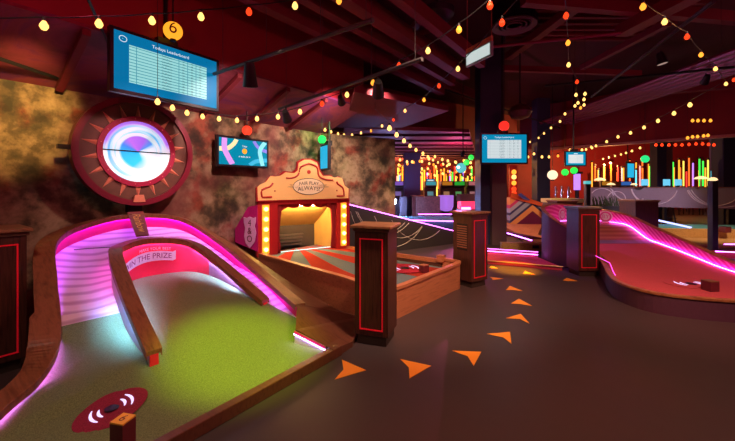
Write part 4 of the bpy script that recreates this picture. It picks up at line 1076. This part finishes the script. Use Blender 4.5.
lantern(552.5, 175, 12.6, .17, (1.0, .75, .5), 1.3, 'glowing white globe lamp above the counter', None, 5.25)
lantern(565, 172.3, 12.8, .12, (.03, .85, .08), 1.2, 'green lantern next to the white globe lamp', None, 5.25)
lantern(574, 170.5, 12.6, .12, (.03, .85, .08), 1.2, 'green lantern under the small cyan screen', None, 5.25)
lantern(645, 159, 13.5, .14, (.02, .7, .2), 1.2, 'green lantern over the far partition near the upright blue screen', None, 5.25)
lantern(466.5, 162.5, 13.0, .11, (.03, .8, .08), 1.3, 'lower green lantern left of the navy column', None, 3.06)
lantern(471, 157.5, 12.6, .10, (.03, .7, .08), 1.2, 'upper green lantern left of the navy column', None, 3.06)
lantern(461, 168, 14.0, .20, (.1, .6, .6), .9, 'pale cyan lantern beyond the louvred pedestal', None, 3.06)

# exit sign
a = D(465.7, 58, 5.35); b = D(491, 51, 4.85); c = (a + b) / 2; d = b - a
EX = empty('exit_sign', c, math.atan2(d.y, d.x), 'white lit box sign hanging on two rods before the navy column', 'sign')
Wx = d.xy.length
MB().box((0, .02, 0), (Wx, .04, .20), bev=.003).build('housing', mat('sign_frame', (.25, .42, .40), .4), EX, True)
MB().box((0, -.004, 0), (Wx - .05, .006, .155)).build('lit_panel', glow('exit_panel', (.62, .74, .72), .85), EX, True)
MB().box((0, .02, .135), (Wx, .035, .07)).build('wood_bar', M_orangewood, EX, True)
for sx in (-1, 1): MB().tube([Vector((sx * (Wx / 2 - .01), .02, .1)), Vector((sx * (Wx / 2 - .01), .02, 5.25 - c.z))], .006, 6).build('hanging_rod', mat('rod_red', (.35, .1, .07), .4), EX, True)

# round diffuser and black speaker on ceiling
AD = empty('air_diffuser', cz(514, 25.7, 4.85), 0, 'round ceiling air diffuser of concentric rings', 'air diffuser')
for k, r in enumerate((.13, .22, .31, .41)):
    MB().lathe((0, 0, 0), [(r, 0), (r + .03, -.02), (r + .035, .0), (r + .01, .03)], 40).build('ring', mat('diffuser_grey', (.22, .14, .17), .4), AD, True, smooth=True)
MB().lathe((0, 0, .04), [(.46, 0), (.46, .33)], 32).build('drum', M_black, AD, True)
cs = cz(437, 14, 4.5)
SPK = empty('ceiling_speaker', cs, 0, 'large dark dome speaker hanging from the ceiling', 'speaker')
MB().lathe((0, 0, 0), [(.08, -.16), (.2, -.13), (.29, -.04), (.30, .06), (.1, .14)], 28).build('dome', mat('speaker_black', (.02, .02, .03), .4), SPK, True, smooth=True)
MB().tube([Vector((0, 0, .1)), Vector((0, 0, .75))], .02, 8).build('rod', M_black, SPK, True)
cs = D(520, 112, 8.5)
SP2 = empty('ceiling_speaker', cs, 0, 'smaller dark dome speaker above the leaderboard by the navy column', 'speaker')
MB().lathe((0, 0, 0), [(.08, -.18), (.2, -.13), (.27, 0), (.2, .12), (.05, .2)], 24).build('dome', mat('speaker_brown', (.10, .04, .03), .4), SP2, True, smooth=True)
MB().tube([Vector((0, 0, .1)), Vector((0, 0, 5.2 - cs.z))], .02, 8).build('rod', M_black, SP2, True)

# light tracks with spotlights
def track(a, b, label, z_top=5.25):
    a = Vector(a); b = Vector(b); t = empty('light_track', (a + b) / 2, 0, label, 'light track')
    MB().tube([a, b], .022, 8).build('bar', M_grey, t, smooth=True)
    for s in (.08, .42, .75, .97):
        p = a.lerp(b, s); MB().tube([p, Vector((p.x, p.y, z_top))], .003, 4).build('hanging_wire', M_grey, t)
    return t
tA, tB = cz(214, 74, 2.9), cz(373, 20, 2.9)
track(tA, tB, 'straight grey light track hung on wires between screen and ceiling beams')
tC, tD = cz(279, 109, 2.7), cz(422, 59, 2.7)
track(tC, tD, 'second light track hung lower and farther, over the booth', 5.25)
def spot_fix(p, aim, label, r=.07, h=.20, top=None):
    p = Vector(p); t = empty('track_spotlight', p, 0, label, 'spotlight')
    d = (Vector(aim) - p).normalized(); c = p + Vector((0, 0, -.13))
    MB().tube([c - d * h * .5, c - d * h * .3, c + d * h * .1, c + d * h * .5], [r * .55, r * .7, r * .8, r], 14).build('can', M_black, t, smooth=True)
    MB().tube([c + d * h * .5, c + d * (h * .5 + .004)], r * .8, 14).build('lens', glow('spot_lens', (.5, .35, .3), .6), t)
    MB().tube([Vector((p.x, p.y, top or p.z)), c], .012, 6).build('arm', M_black, t)
    return t
spot_fix(cz(250, 63, 2.88), (-1.6, 5.2, 0), 'black can spotlight hanging near the large leaderboard screen', .085, .26)
spot_fix(cz(286, 107, 2.68), (-1.2, 8, 1), 'small spotlight at the lower end of the second track')
spot_fix(cz(378, 76, 2.68), (.3, 9, 0), 'black spotlight on the second track beneath an amber bulb')
spot_fix(cz(341, 89, 2.68), (0, 9, 1), 'black spotlight tucked above the corner of the stone wall', .05, .14)
spot_fix(cz(661, 51, 3.9), (6, 6, 0), 'black floodlight hanging from the diagonal pole', .09, .2)
spot_fix(cz(706, 73, 3.9), (9, 12, 0), 'black spotlight beside the top of the far navy column', .08, .2)
spot_fix(D(463, 148, 9.0), (3, 16, 0), 'bright small spotlight left of the leaderboard by the column', .06, .16, 5.25)

# ------------------------------------------------------------------ string lights
def string(bulbs, z0, z1, label, r=.027, Y=None, ext=True):
    n = len(bulbs); pos = []
    for i, (x, y, m) in enumerate(bulbs):
        z = (z0[i] if isinstance(z0, list) else z0 + (z1 - z0) * i / max(n - 1, 1))
        pos.append((D(x, y, Y) if Y else cz(x, y, z), m))
    t = empty('string_light', pos[n // 2][0], 0, label, 'string light')
    pts = []
    up = Vector((0, 0, r * 2.3))
    for i in range(n - 1):
        a = pos[i][0] + up; b = pos[i + 1][0] + up
        for k in range(4):
            s = k / 4; pts.append(a.lerp(b, s) - Vector((0, 0, .10 * (a - b).length * s * (1 - s))))
    pts.append(pos[-1][0] + up)
    if ext:
        d = (pts[0] - pts[4 if n > 2 else 1]); pts.insert(0, pts[0] + d * 1.5)
    MB().tube(pts, .005, 5).build('cord', M_black, t)
    for e in (pts[0], pts[-1]): MB().tube([e, Vector((e.x, e.y, 5.25))], .003, 4).build('hanging_wire', M_black, t)
    for p, m in pos:
        b = MB().lathe(p, [(r * .15, -r * 1.15), (r * .6, -r * .95), (r, -r * .2), (r * .9, r * .4), (r * .4, r * 1.3)], 10).build('bulb', m, t, smooth=True)
        MB().lathe(p + Vector((0, 0, r * 1.3)), [(r * .42, 0), (r * .42, r * 1.0)], 8).build('socket', M_black, b)
    return t
Wb, Yb, Rb = M_bulbw, M_bulby, M_bulbr
string([(44, 26, Wb), (99, 24, Wb), (152, 21, Wb), (201, 17, Wb), (249, 12, Rb), (295, 6, Wb), (339, 1, Yb)], 2.55, 3.1, 'string of large warm bulbs passing above the big leaderboard', .025)
string([(157.6, 102, Wb), (172.5, 108, Wb), (187, 113, Wb), (202.6, 116.7, Wb), (219, 119, Wb), (237, 120.5, Wb), (257, 119, Wb), (278, 117, Wb), (300, 112, Wb), (322, 104, Rb), (347, 95, Wb), (373, 83, Yb), (399, 66, Rb), (428, 51, Wb), (459, 30, Yb), (490, 6, Rb)],
       [2.38] * 8 + [2.42, 2.5, 2.6, 2.7, 2.8, 2.9, 2.97, 3.05], 0, 'long bulb string sagging along the stone wall then climbing overhead', ext=False)
string([(502, 23, Rb), (458, 69, Wb), (439, 86, Rb), (424, 100, Yb), (405, 111, Wb), (393.5, 120, Rb), (382, 126, Wb), (371, 131, Yb), (361, 133, Wb), (352, 135, Wb), (344, 135, Wb), (338, 134, Wb), (331, 132, Wb), (325, 130, Wb)],
       3.0, 2.6, 'bulb string descending from the exit sign to the stone wall corner')
string([(389.5, 128.5, Wb), (396.6, 135, Wb), (404, 141, Wb), (410, 146, Wb), (416, 150, Wb), (423, 153.5, Wb), (428, 157, Wb), (433, 160, Wb), (438, 162.5, Wb), (443, 164, Wb), (447, 166, Wb)], 2.75, 2.65, 'bulb string receding past the end of the stone wall', .05)
string([(566, 16, Rb), (568, 43, Yb), (568.6, 65, Wb), (577, 82, Rb), (576, 95, Wb), (578, 103, Wb), (580.6, 108, Yb), (565, 114, Wb), (560, 121.5, Wb), (551, 128, Wb), (544, 133.5, Wb), (538.6, 138, Wb), (530, 142, Wb)], 3.2, 3.1, 'bulb string dropping beside the air diffuser towards the small cyan screen')
string([(585, 94, Wb), (584, 99.5, Wb), (584, 105, Wb), (575, 106, Wb)], 3.2, 3.2, 'short bunch of bulbs where two strings meet midair', ext=False)
string([(643, 7, Yb), (664.6, 22, Wb), (687, 37, Rb), (701, 55, Yb), (715.5, 69, Wb), (726, 84, Wb), (734, 80, Rb)], 3.2, 3.3, 'bulb string falling to the top of the far right column')
string([(690, 105, Wb), (674, 113.5, Wb), (658, 121, Wb), (644, 127.6, Wb), (630.5, 133, Wb), (618, 137, Wb), (606.7, 141.7, Wb), (596, 146, Wb), (592, 148, Wb), (586, 149.5, Wb)], 3.2, 3.0, 'evenly spaced bulb string along the far red bulkhead', .04)
string([(x, 120.7, Yb) for x in (692.6, 698, 704, 710.5)], 0, 0, 'top row of four amber bulbs beside the far column', .045, 11.5, False)
string([(687.6, 138, Yb), (692.6, 137, Yb), (697.6, 136.7, Yb), (703.6, 136, Yb), (708, 135.5, Yb)], 0, 0, 'row of five amber bulbs under the four amber bulbs', .045, 11.8, False)
string([(x, y, Rb) for x, y in ((656, 145), (662, 145), (669, 145), (675.5, 145), (682, 145), (689, 144.5), (696, 144), (702.6, 144), (708.6, 144.5), (714, 145))], 0, 0, 'row of red bulbs over the far partition', .045, 12.0, False)
string([(603, 159, Wb), (609, 157.5, Wb), (615, 156, Wb), (621, 154.5, Wb), (626, 153, Wb), (632, 151, Wb), (640, 148, Wb)], 3.0, 3.0, 'short far string of small bulbs left of the red bulb row', .04)
string([(528, 157, Wb), (534, 154, Wb), (542, 157, Wb), (549, 157, Wb), (558, 156, Yb), (570, 150, Wb), (582, 150, Wb), (591.5, 147, Wb)], 0, 0, 'string of small bulbs crossing behind the small cyan screen', .045, 14.0, False)
rg = random.Random(5)
for k in range(6):
    y0 = 157 + k * 3.2; Yk = 14.5 + k * .9; bl_ = []
    n = 13; x0 = 392; x1 = 478
    for i in range(n):
        x = x0 + (x1 - x0) * (i + rg.uniform(-.2, .2)) / (n - 1); y = y0 + 5 * math.sin(math.pi * ((i / (n - 1) * 2 + k * .37) % 1)) + rg.uniform(-.6, .6)
        bl_.append((x, y, rg.choice([Wb, Yb, Wb, Yb, Rb]) if k else Wb))
    string(bl_, 0, 0, 'garland of small warm bulbs over the distant bar, ' + ('nearest of six', 'second of six', 'third of six', 'fourth of six', 'fifth of six', 'last of six')[k], .05, Yk, False)

# ------------------------------------------------------------------ far bar area
M_line2 = mat('pale_line', (1.0, .85, .85), .6)
PT = empty('bar_partition', (10.5, 14.0, .6), 0, 'grey violet partition painted with big white swirls', 'partition')
pa_, pb_ = D(588, 188, 15.2), D(760, 188, 12.2); pdv = (pb_ - pa_); pdv.z = 0; PL = pdv.length; pdv.normalize(); pn = Vector((pdv.y, -pdv.x, 0))
pz0, pz1 = .72, 1.46
pa0 = Vector((pa_.x, pa_.y, pz0)); pb0 = Vector((pb_.x, pb_.y, pz0))
MB().prism([pa0, pb0, Vector((pb0.x, pb0.y, pz1)), Vector((pa0.x, pa0.y, pz1))], pn * -.12).build('panel', mat('violet_panel', (.36, .28, .30), .6), PT)
for s in (.15, .5, .85):
    p = pa0.lerp(pb0, s) - pn * .06; MB().box((p.x, p.y, pz0 / 2), (.1, .1, pz0)).build('leg', M_black, PT)
MB().prism([Vector((pa0.x, pa0.y, pz1)) + pn * .04, Vector((pb0.x, pb0.y, pz1)) + pn * .04, Vector((pb0.x, pb0.y, pz1)) - pn * .35, Vector((pa0.x, pa0.y, pz1)) - pn * .35], (0, 0, .04)).build('top', mat('bar_top', (.30, .16, .12), .3), PT)
lim2 = lambda x, z: .02 < z < pz1 - pz0 - .02 and .02 < x < PL - .02
for cx_, cz_, r, a0, a1 in ((.5, .3, .5, .3, 2.6), (.5, .3, .42, .3, 2.6), (1.5, .9, .7, -2.9, -1.0), (1.6, .95, .8, -3.0, -1.2), (2.3, .8, .8, -3.1, -.1), (2.35, .85, .88, -3.1, -.2), (2.2, .8, .7, -3.0, -.1), (3.9, .85, .75, -3.1, -.5),
                            (4.1, 1.0, .95, -3.1, -.6), (4.3, 1.1, 1.1, -3.0, -1.0), (5.4, .4, .45, .2, 5.5), (5.4, .4, .36, .2, 5.5), (1.0, .3, .3, 0, 3)):
    swirl(PT, pa0, pdv, pn * .006, cx_, cz_, r, a0, a1, lim2, .018, M_line2)
# stools behind the partition
def stool(loc, rz, label):
    t = empty('bar_stool', loc, rz, label, 'stool', 'stools under the swirl partition')
    MB().lathe((0, 0, .70), [(.16, 0), (.19, .02), (.18, .05)], 16).build('seat', M_black, t, True)
    for k in range(4):
        a = math.pi / 4 + k * math.pi / 2; c, s = math.cos(a), math.sin(a)
        MB().tube([Vector((.10 * c, .10 * s, .70)), Vector((.24 * c, .24 * s, 0))], .018, 6).build('leg', M_black, t, True)
    MB().tube([Vector((.19 * math.cos(a), .19 * math.sin(a), .25)) for a in (2 * math.pi * k / 12 for k in range(12))], .01, 5, True).build('foot_ring', M_black, t, True)
    return t
s0_ = stool((10.6, 14.9, 0), .2, 'black bar stool below the partition, third in the row')
for x, y, rz, lb in ((11.15, 14.8, .5, 'fourth'), (11.7, 14.6, .1, 'fifth'), (12.2, 14.3, .8, 'last'), (10.1, 15.3, .4, 'second'), (9.6, 15.5, .9, 'first')):
    copy_tree(s0_, (x, y, 0), rz, label='black bar stool below the partition, %s in the row from the counter side' % lb)
# table lamps on partition and tables
def mush(px, py, Y, s, label):
    c = D(px, py, Y); t = empty('table_lamp', c, 0, label, 'lamp')
    MB().lathe((0, 0, 0), [(.30 * s, -.02), (.32 * s, 0), (.22 * s, .09 * s), (.05 * s, .14 * s)], 16).build('lamp_shade', glow('lamp_cream', (1.0, .66, .32), 1.5), t, True, smooth=True)
    MB().tube([Vector((0, 0, 0)), Vector((0, 0, -(c.z - pz1 - .04)))], .03, 6).build('stem', M_gold, t, True)
mush(701, 178.5, 12.75, .62, 'mushroom lamp with cream shade close to the lamp post')
mush(600, 180, 15.0, .7, 'mushroom lamp with cream shade at the near corner of the partition')
mush(611, 184.5, 15.0, .5, 'small low mushroom lamp beside another on the partition')
mush(634, 184.5, 14.6, .38, 'small white lamp under the upright blue screen')
# small bar monitors
for px, lb in ((645, 'small tilted blue monitor on the partition beside the column'), (667, 'small blue monitor on the bar just past the grey casing'), (678.5, 'small blue monitor, second past the grey casing')):
    c = D(px, 183.6, 13.7); t = empty('bar_monitor', (c.x, c.y, pz1 + .04), 0, lb, 'monitor', 'bar monitors')
    MB().prism([Vector((-.13, 0, .05)), Vector((.13, 0, .05)), Vector((.17, .05, .30)), Vector((-.09, .05, .30))], (0, .03, 0)).build('display', glow('monitor_blue', (.15, .60, .85), 1.0), t, True)
    MB().box((0, .03, .03), (.12, .10, .06)).build('stand', M_black, t, True)
# lamp post on the right
LP = empty('lamp_post', (7.83, 8.05, 0), 0, 'tall black post with small glowing cap beside the red hill', 'lamp post')
MB().box((0, 0, .82), (.125, .125, 1.64), bev=.004).build('post', M_black, LP, True)
MB().box((0, 0, .02), (.2, .2, .04)).build('foot', M_black, LP, True)
MB().lathe((0, 0, 1.64), [(.05, 0), (.09, .02), (.07, .06), (.02, .08)], 12).build('cap_light', glow('lamp_cream', (1.0, .66, .32), 1.5), LP, True)

PO = empty('slim_post', (5.88, 9.5, 0), 0, 'slim black post with tiny cyan light between counter and swirl partition', 'post')
MB().box((0, 0, .79), (.11, .11, 1.58), bev=.004).build('post', M_black, PO, True)
MB().box((0, 0, 1.62), (.13, .13, .08)).build('cap_light', glow('post_cyan', (.1, .55, .6), .9), PO, True)
# teal hole on the right, brown kerb
TR = empty('teal_hole', (9.5, 11.0, 0), 0, 'teal felt minigolf hole with pale blue light behind the hill', 'minigolf hole')
MB().prism([Vector((8.2, 10.4, 0)), Vector((13.2, 9.8, 0)), Vector((13.2, 11.9, 0)), Vector((8.6, 12.4, 0))], (0, 0, .22)).build('felt', M_teal, TR)
MB().prism([Vector((8.0, 10.32, 0)), Vector((13.2, 9.7, 0)), Vector((13.2, 9.82, 0)), Vector((8.0, 10.44, 0))], (0, 0, .30)).build('front_kerb', wood('honey_wood', (.35, .18, .05), (.62, .36, .12)), TR)
MB().prism([D(652, 218.6, 12.6), D(692, 227.6, 10.9), D(690, 228.3, 10.8), D(652, 219.9, 12.5)], (0, 0, .02)).build('led_strip', glow('ice_led', (.40, .45, 1.0), 2.2), TR)
p = G(725, 232.5, .22); marker((p.x, p.y, .224), .1, .18, .16, 'dark hole marker block on the teal felt', None, M_black)
MB().prism([Vector((8.0, 10.30, 0)), Vector((13.2, 9.68, 0)), Vector((13.2, 8.2, 0)), Vector((7.9, 8.9, 0))][::-1], (0, 0, .05)).build('plank_walk', wood('walk_wood', (.28, .13, .05), (.45, .24, .09)), TR)
PR = empty('magenta_hole', (8.6, 7.6, 0), 0, 'magenta lit minigolf hole behind the lamp post', 'minigolf hole')
MB().prism([Vector((7.3, 7.55, 0)), Vector((9.6, 6.9, 0)), Vector((9.6, 7.8, 0)), Vector((7.6, 7.85, 0))][::1], (0, 0, .10)).build('felt', felt('pink_felt', (.62, .06, .10)), PR)
led([Vector((7.99, 7.95, .22)), Vector((9.6, 7.85, .22))], 'led_strip', M_led_m, PR, .012)
led([Vector((7.35, 7.5, .14)), Vector((9.6, 6.85, .14))], 'led_strip', M_led_p, PR, .01)

# counter with lit top
CT = empty('bar_counter', (6.6, 12.3, 0), 0, 'bar counter with green gold lit top behind the dark pedestal', 'counter')
a, b = D(548, 203, 12.4), D(586, 203, 12.0)
MB().box(((a.x + b.x) / 2, 12.5, .48), (b.x - a.x, .6, .96)).build('body', mat('counter_body', (.16, .10, .08), .5), CT)
MB().box(((a.x + b.x) / 2, 12.45, 1.03), (b.x - a.x + .1, .75, .14)).build('top', mat('lit_counter', (.75, .78, .30), .4), CT)
for k, px in enumerate((558, 564, 571)):
    c = D(px, 190, 12.3); t = empty('beer_tap', (c.x, 12.45, 1.10), 0, ('silver beer tap near the globe lamp', 'middle silver beer tap on the counter', 'silver beer tap before the violet tube light')[k], 'tap', 'beer taps')
    MB().tube([Vector((0, 0, 0)), Vector((0, 0, .42))], .03, 8).build('column', mat('chrome', (.6, .5, .5), .2, .9), t, True)
    MB().tube([Vector((0, 0, .3)), Vector((0, -.12, .28)), Vector((0, -.14, .2))], .014, 6).build('spout', mat('chrome', (.6, .5, .5)), t, True)

# distant light tubes (countable, stand in front of the far wall)
cols = {'amber': (1, .38, .03), 'orange': (1, .16, .02), 'green': (.05, .9, .08), 'yellow': (1, .75, .1), 'violet': (.45, .2, 1), 'cyan': (.1, .75, .9), 'red': (1, .04, .03), 'pink': (1, .3, .35), 'blue': (.08, .3, 1)}
TC = {}
def tubel(px, y0, y1, Y, col, where, wpx=2.6, s=1.5):
    if 'swirl' in where or 'distant bar' in where: TC[where] = TC.get(where, -1) + 1; where = where + ', %s in its row' % ORD[TC[where]]
    a = D(px, y0, Y); b = D(px, y1, Y); wv = wpx / F * Y / 2
    t = empty('light_tube', (a.x, Y, max(b.z, 0)), 0, '%s light tube %s' % (col, where), 'light tube', 'coloured light tubes of the far bar')
    h = a.z - b.z
    MB().tube([Vector((0, 0, 0)), Vector((0, 0, h))], wv, 10).build('tube', glow('tube_' + col, cols[col], s), t, True, smooth=True)
    MB().box((0, 0, h + .05), (wv * 2.4, wv * 2.4, .1)).build('end_cap', M_black, t, True)
    if b.z > .05: MB().tube([Vector((0, 0, -b.z)), Vector((0, 0, 0))], wv * .6, 8).build('post', M_black, t, True, smooth=True)
for px, col, y0 in sorted([(668, 'cyan', 166), (673, 'green', 162), (679, 'amber', 160), (683.5, 'yellow', 161), (689, 'orange', 158), (693, 'violet', 163), (699.5, 'green', 159), (703, 'green', 161), (708, 'yellow', 160), (713, 'amber', 161), (716, 'red', 164),
                    (604, 'yellow', 166), (611, 'orange', 165), (618, 'red', 167), (640, 'pink', 166), (642.5, 'orange', 168), (650, 'green', 166), (636, 'cyan', 170), (622, 'pink', 168), (598, 'amber', 170), (595, 'orange', 166)]):
    tubel(px, y0, 186, 19.0 + (px % 3) * .2, col, 'standing above the swirl partition', 1.3)
for px, col, y0, y1 in sorted([(397, 'pink', 176, 196), (399.5, 'blue', 175, 186), (405, 'orange', 172, 198), (424.5, 'amber', 170, 194), (421, 'orange', 176, 190), (430, 'red', 170, 200), (437, 'yellow', 170, 196), (441, 'orange', 172, 200), (446, 'orange', 174, 198), (450, 'violet', 170, 188), (452.5, 'green', 172, 186),
                        (456, 'yellow', 176, 194), (462, 'green', 176, 190), (466, 'amber', 178, 196), (470, 'yellow', 180, 192), (475, 'orange', 176, 196), (413, 'amber', 172, 190)]):
    tubel(px, y0, y1, 19.5, col, 'in the distant bar past the stone wall', 1.3)
rg = random.Random(11)
LO = []
for k in range(20): LO.append((394 + 4.1 * k + rg.uniform(-1, 1), rg.choice(['amber', 'orange', 'amber', 'yellow', 'orange', 'red', 'green', 'violet', 'cyan']), rg.uniform(166, 176), rg.uniform(184, 196)))
for px, col, y0, y1 in LO: tubel(px, y0, y1, 21.0, col, 'in the hindmost row of the distant bar', 1.4, .9)
for k in range(20): tubel(592 + 6.3 * k, rg.uniform(160, 172), 187, 21.5, rg.choice(['amber', 'orange', 'amber', 'red', 'orange', 'yellow', 'cyan']), 'in the hindmost row above the swirl partition', 1.2, .8)
tubel(577, 174, 190, 15.5, 'violet', 'behind the beer taps', 6, 1.4)
tubel(534, 190, 196, 15.5, 'orange', 'glowing beside the far navy pillar', 2)

# arcade machines in the distance, dark bodies with lit faces
def arcade(px, Y, col, label):
    x = (px - CX) / F * Y; t = empty('arcade_machine', (x, Y, 0), 0, label, 'arcade machine', 'distant arcade machines')
    prof = [(-.35, 0), (-.35, .9), (-.15, 1.0), (-.05, 1.45), (-.3, 1.55), (-.3, 1.8), (.35, 1.8), (.35, 0)]
    MB().prism([Vector((-.3, y, z)) for y, z in prof], (.6, 0, 0)).build('cabinet', mat('arcade_dark', (.05, .03, .04), .4), t, True)
    MB().prism([Vector((-.15, -.14, 1.06)), Vector((.15, -.14, 1.06)), Vector((.15, -.06, 1.34)), Vector((-.15, -.06, 1.34))], (0, -.01, 0)).build('display', glow('arc_' + col, tuple(.15 + .5 * c for c in cols[col]), .4), t, True)
    MB().box((0, -.31, 1.68), (.5, .02, .18)).build('marquee', glow('arc2_' + col, cols[col], .35), t, True)
for px, c_, lb in ((398, 'violet', 'dark arcade machine with violet face beside the end of the stone wall'), (430, 'cyan', 'dark arcade machine with cyan face past the distant pillar'), (446, 'amber', 'dark arcade machine with amber face in the distant bar'),
                   (458, 'green', 'dark arcade machine with green face in the distant bar'), (472, 'pink', 'dark arcade machine with pink face near the navy column'), (603, 'amber', 'dark arcade machine with amber face beyond the partition'), (622, 'blue', 'dark arcade machine with blue face beyond the partition')):
    arcade(px, 18.3, c_, lb)
# far teal hole with magenta edge, purple tub, planted partition
FT = empty('far_teal_hole', (1.6, 13.0, 0), 0, 'distant teal felt hole with magenta edge beyond the sloping wall', 'minigolf hole')
MB().prism([Vector((.9, 12.6, 0)), Vector((3.2, 12.0, 0)), Vector((3.4, 14.6, 0)), Vector((1.0, 14.6, 0))], (0, 0, .30)).build('felt', M_teal, FT)
led([Vector((.9, 12.55, .34)), Vector((3.2, 11.95, .34))], 'led_strip', M_led_m, FT, .016)
led([Vector((2.05, 14.3, .40)), Vector((3.4, 14.3, .40))], 'led_strip', M_led_m, FT, .016)
led([Vector((.95, 14.5, .45)), Vector((1.15, 14.5, 1.0))], 'led_strip', M_led_w, FT, .05)
TU = empty('tub_seat', (D(446, 202, 15.3).x, 15.3, 0), 0, 'purple glowing patterned tub standing beyond the teal hole', 'tub')
MB().lathe((0, 0, 0), [(.16, 0), (.16, .45), (.05, .46)], 16).build('stand', M_black, TU, True)
MB().lathe((0, 0, .46), [(.08, 0), (.24, .04), (.31, .22), (.32, .68), (.29, .68)], 24).build('bowl', glow('tub_violet', (.40, .16, .75), .9), TU, True, smooth=True)
p = D(428, 202, 15.0)
tag(MB().box((p.x, 15.0, .55), (1.0, .08, 1.1)).build('low_screen', mat('dark_ornate', (.14, .09, .07), .5, 0, .9, 14)), 'dark patterned low screen beside the purple tub', 'screen panel')
p = D(403, 205, 15.2); tag(MB().box((p.x, 15.2, .55), (.30, .3, 1.1), bev=.01).build('cabinet', M_grey), 'slim grey cabinet next to the end of the stone wall', 'cabinet')
DC = empty('display_case', (3.32, 11.2, 0), 0, 'glass case glowing red and pink behind the louvred pedestal', 'display case')
MB().box((0, 0, .4), (.9, .5, .8)).build('base', M_rimdark, DC, True)
MB().box((0, 0, .93), (.85, .45, .22)).build('glow_body', glow('case_red', (1, .04, .12), 1.5), DC, True)
MB().box((0, 0, 1.17), (.9, .5, .22)).build('glass_top', mat('case_glass', (.25, .12, .14), .1), DC, True)
MB().tube([Vector((-.42, -.26, .84)), Vector((-.15, -.26, .84))], .04, 6).build('pink_lamp', M_led_m, DC, True)
# planter grasses on the partition
PG = empty('potted_grass', D(606, 206, 13.0), 0, 'dark spiky grass planter in front of the swirl partition', 'plant')
base = D(606, 206, 13.0)
MB().box((0, 0, -base.z / 2), (1.1, .3, base.z)).build('planter', M_grey, PG, True)
m = MB(); rg = random.Random(2)
for k in range(90):
    x = rg.uniform(-.5, .5); h = rg.uniform(.2, .42); dx = rg.uniform(-.15, .15); dy = rg.uniform(-.12, .12); y = rg.uniform(-.1, .1)
    m.add([Vector((x - .012, y, 0)), Vector((x + .012, y, 0)), Vector((x + dx * .5 + .01, y + dy * .5, h * .7)), Vector((x + dx, y + dy, h))], [(0, 1, 2), (0, 2, 3)])
m.build('leaves', mat('dark_leaf', (.05, .08, .02), .6), PG, True)
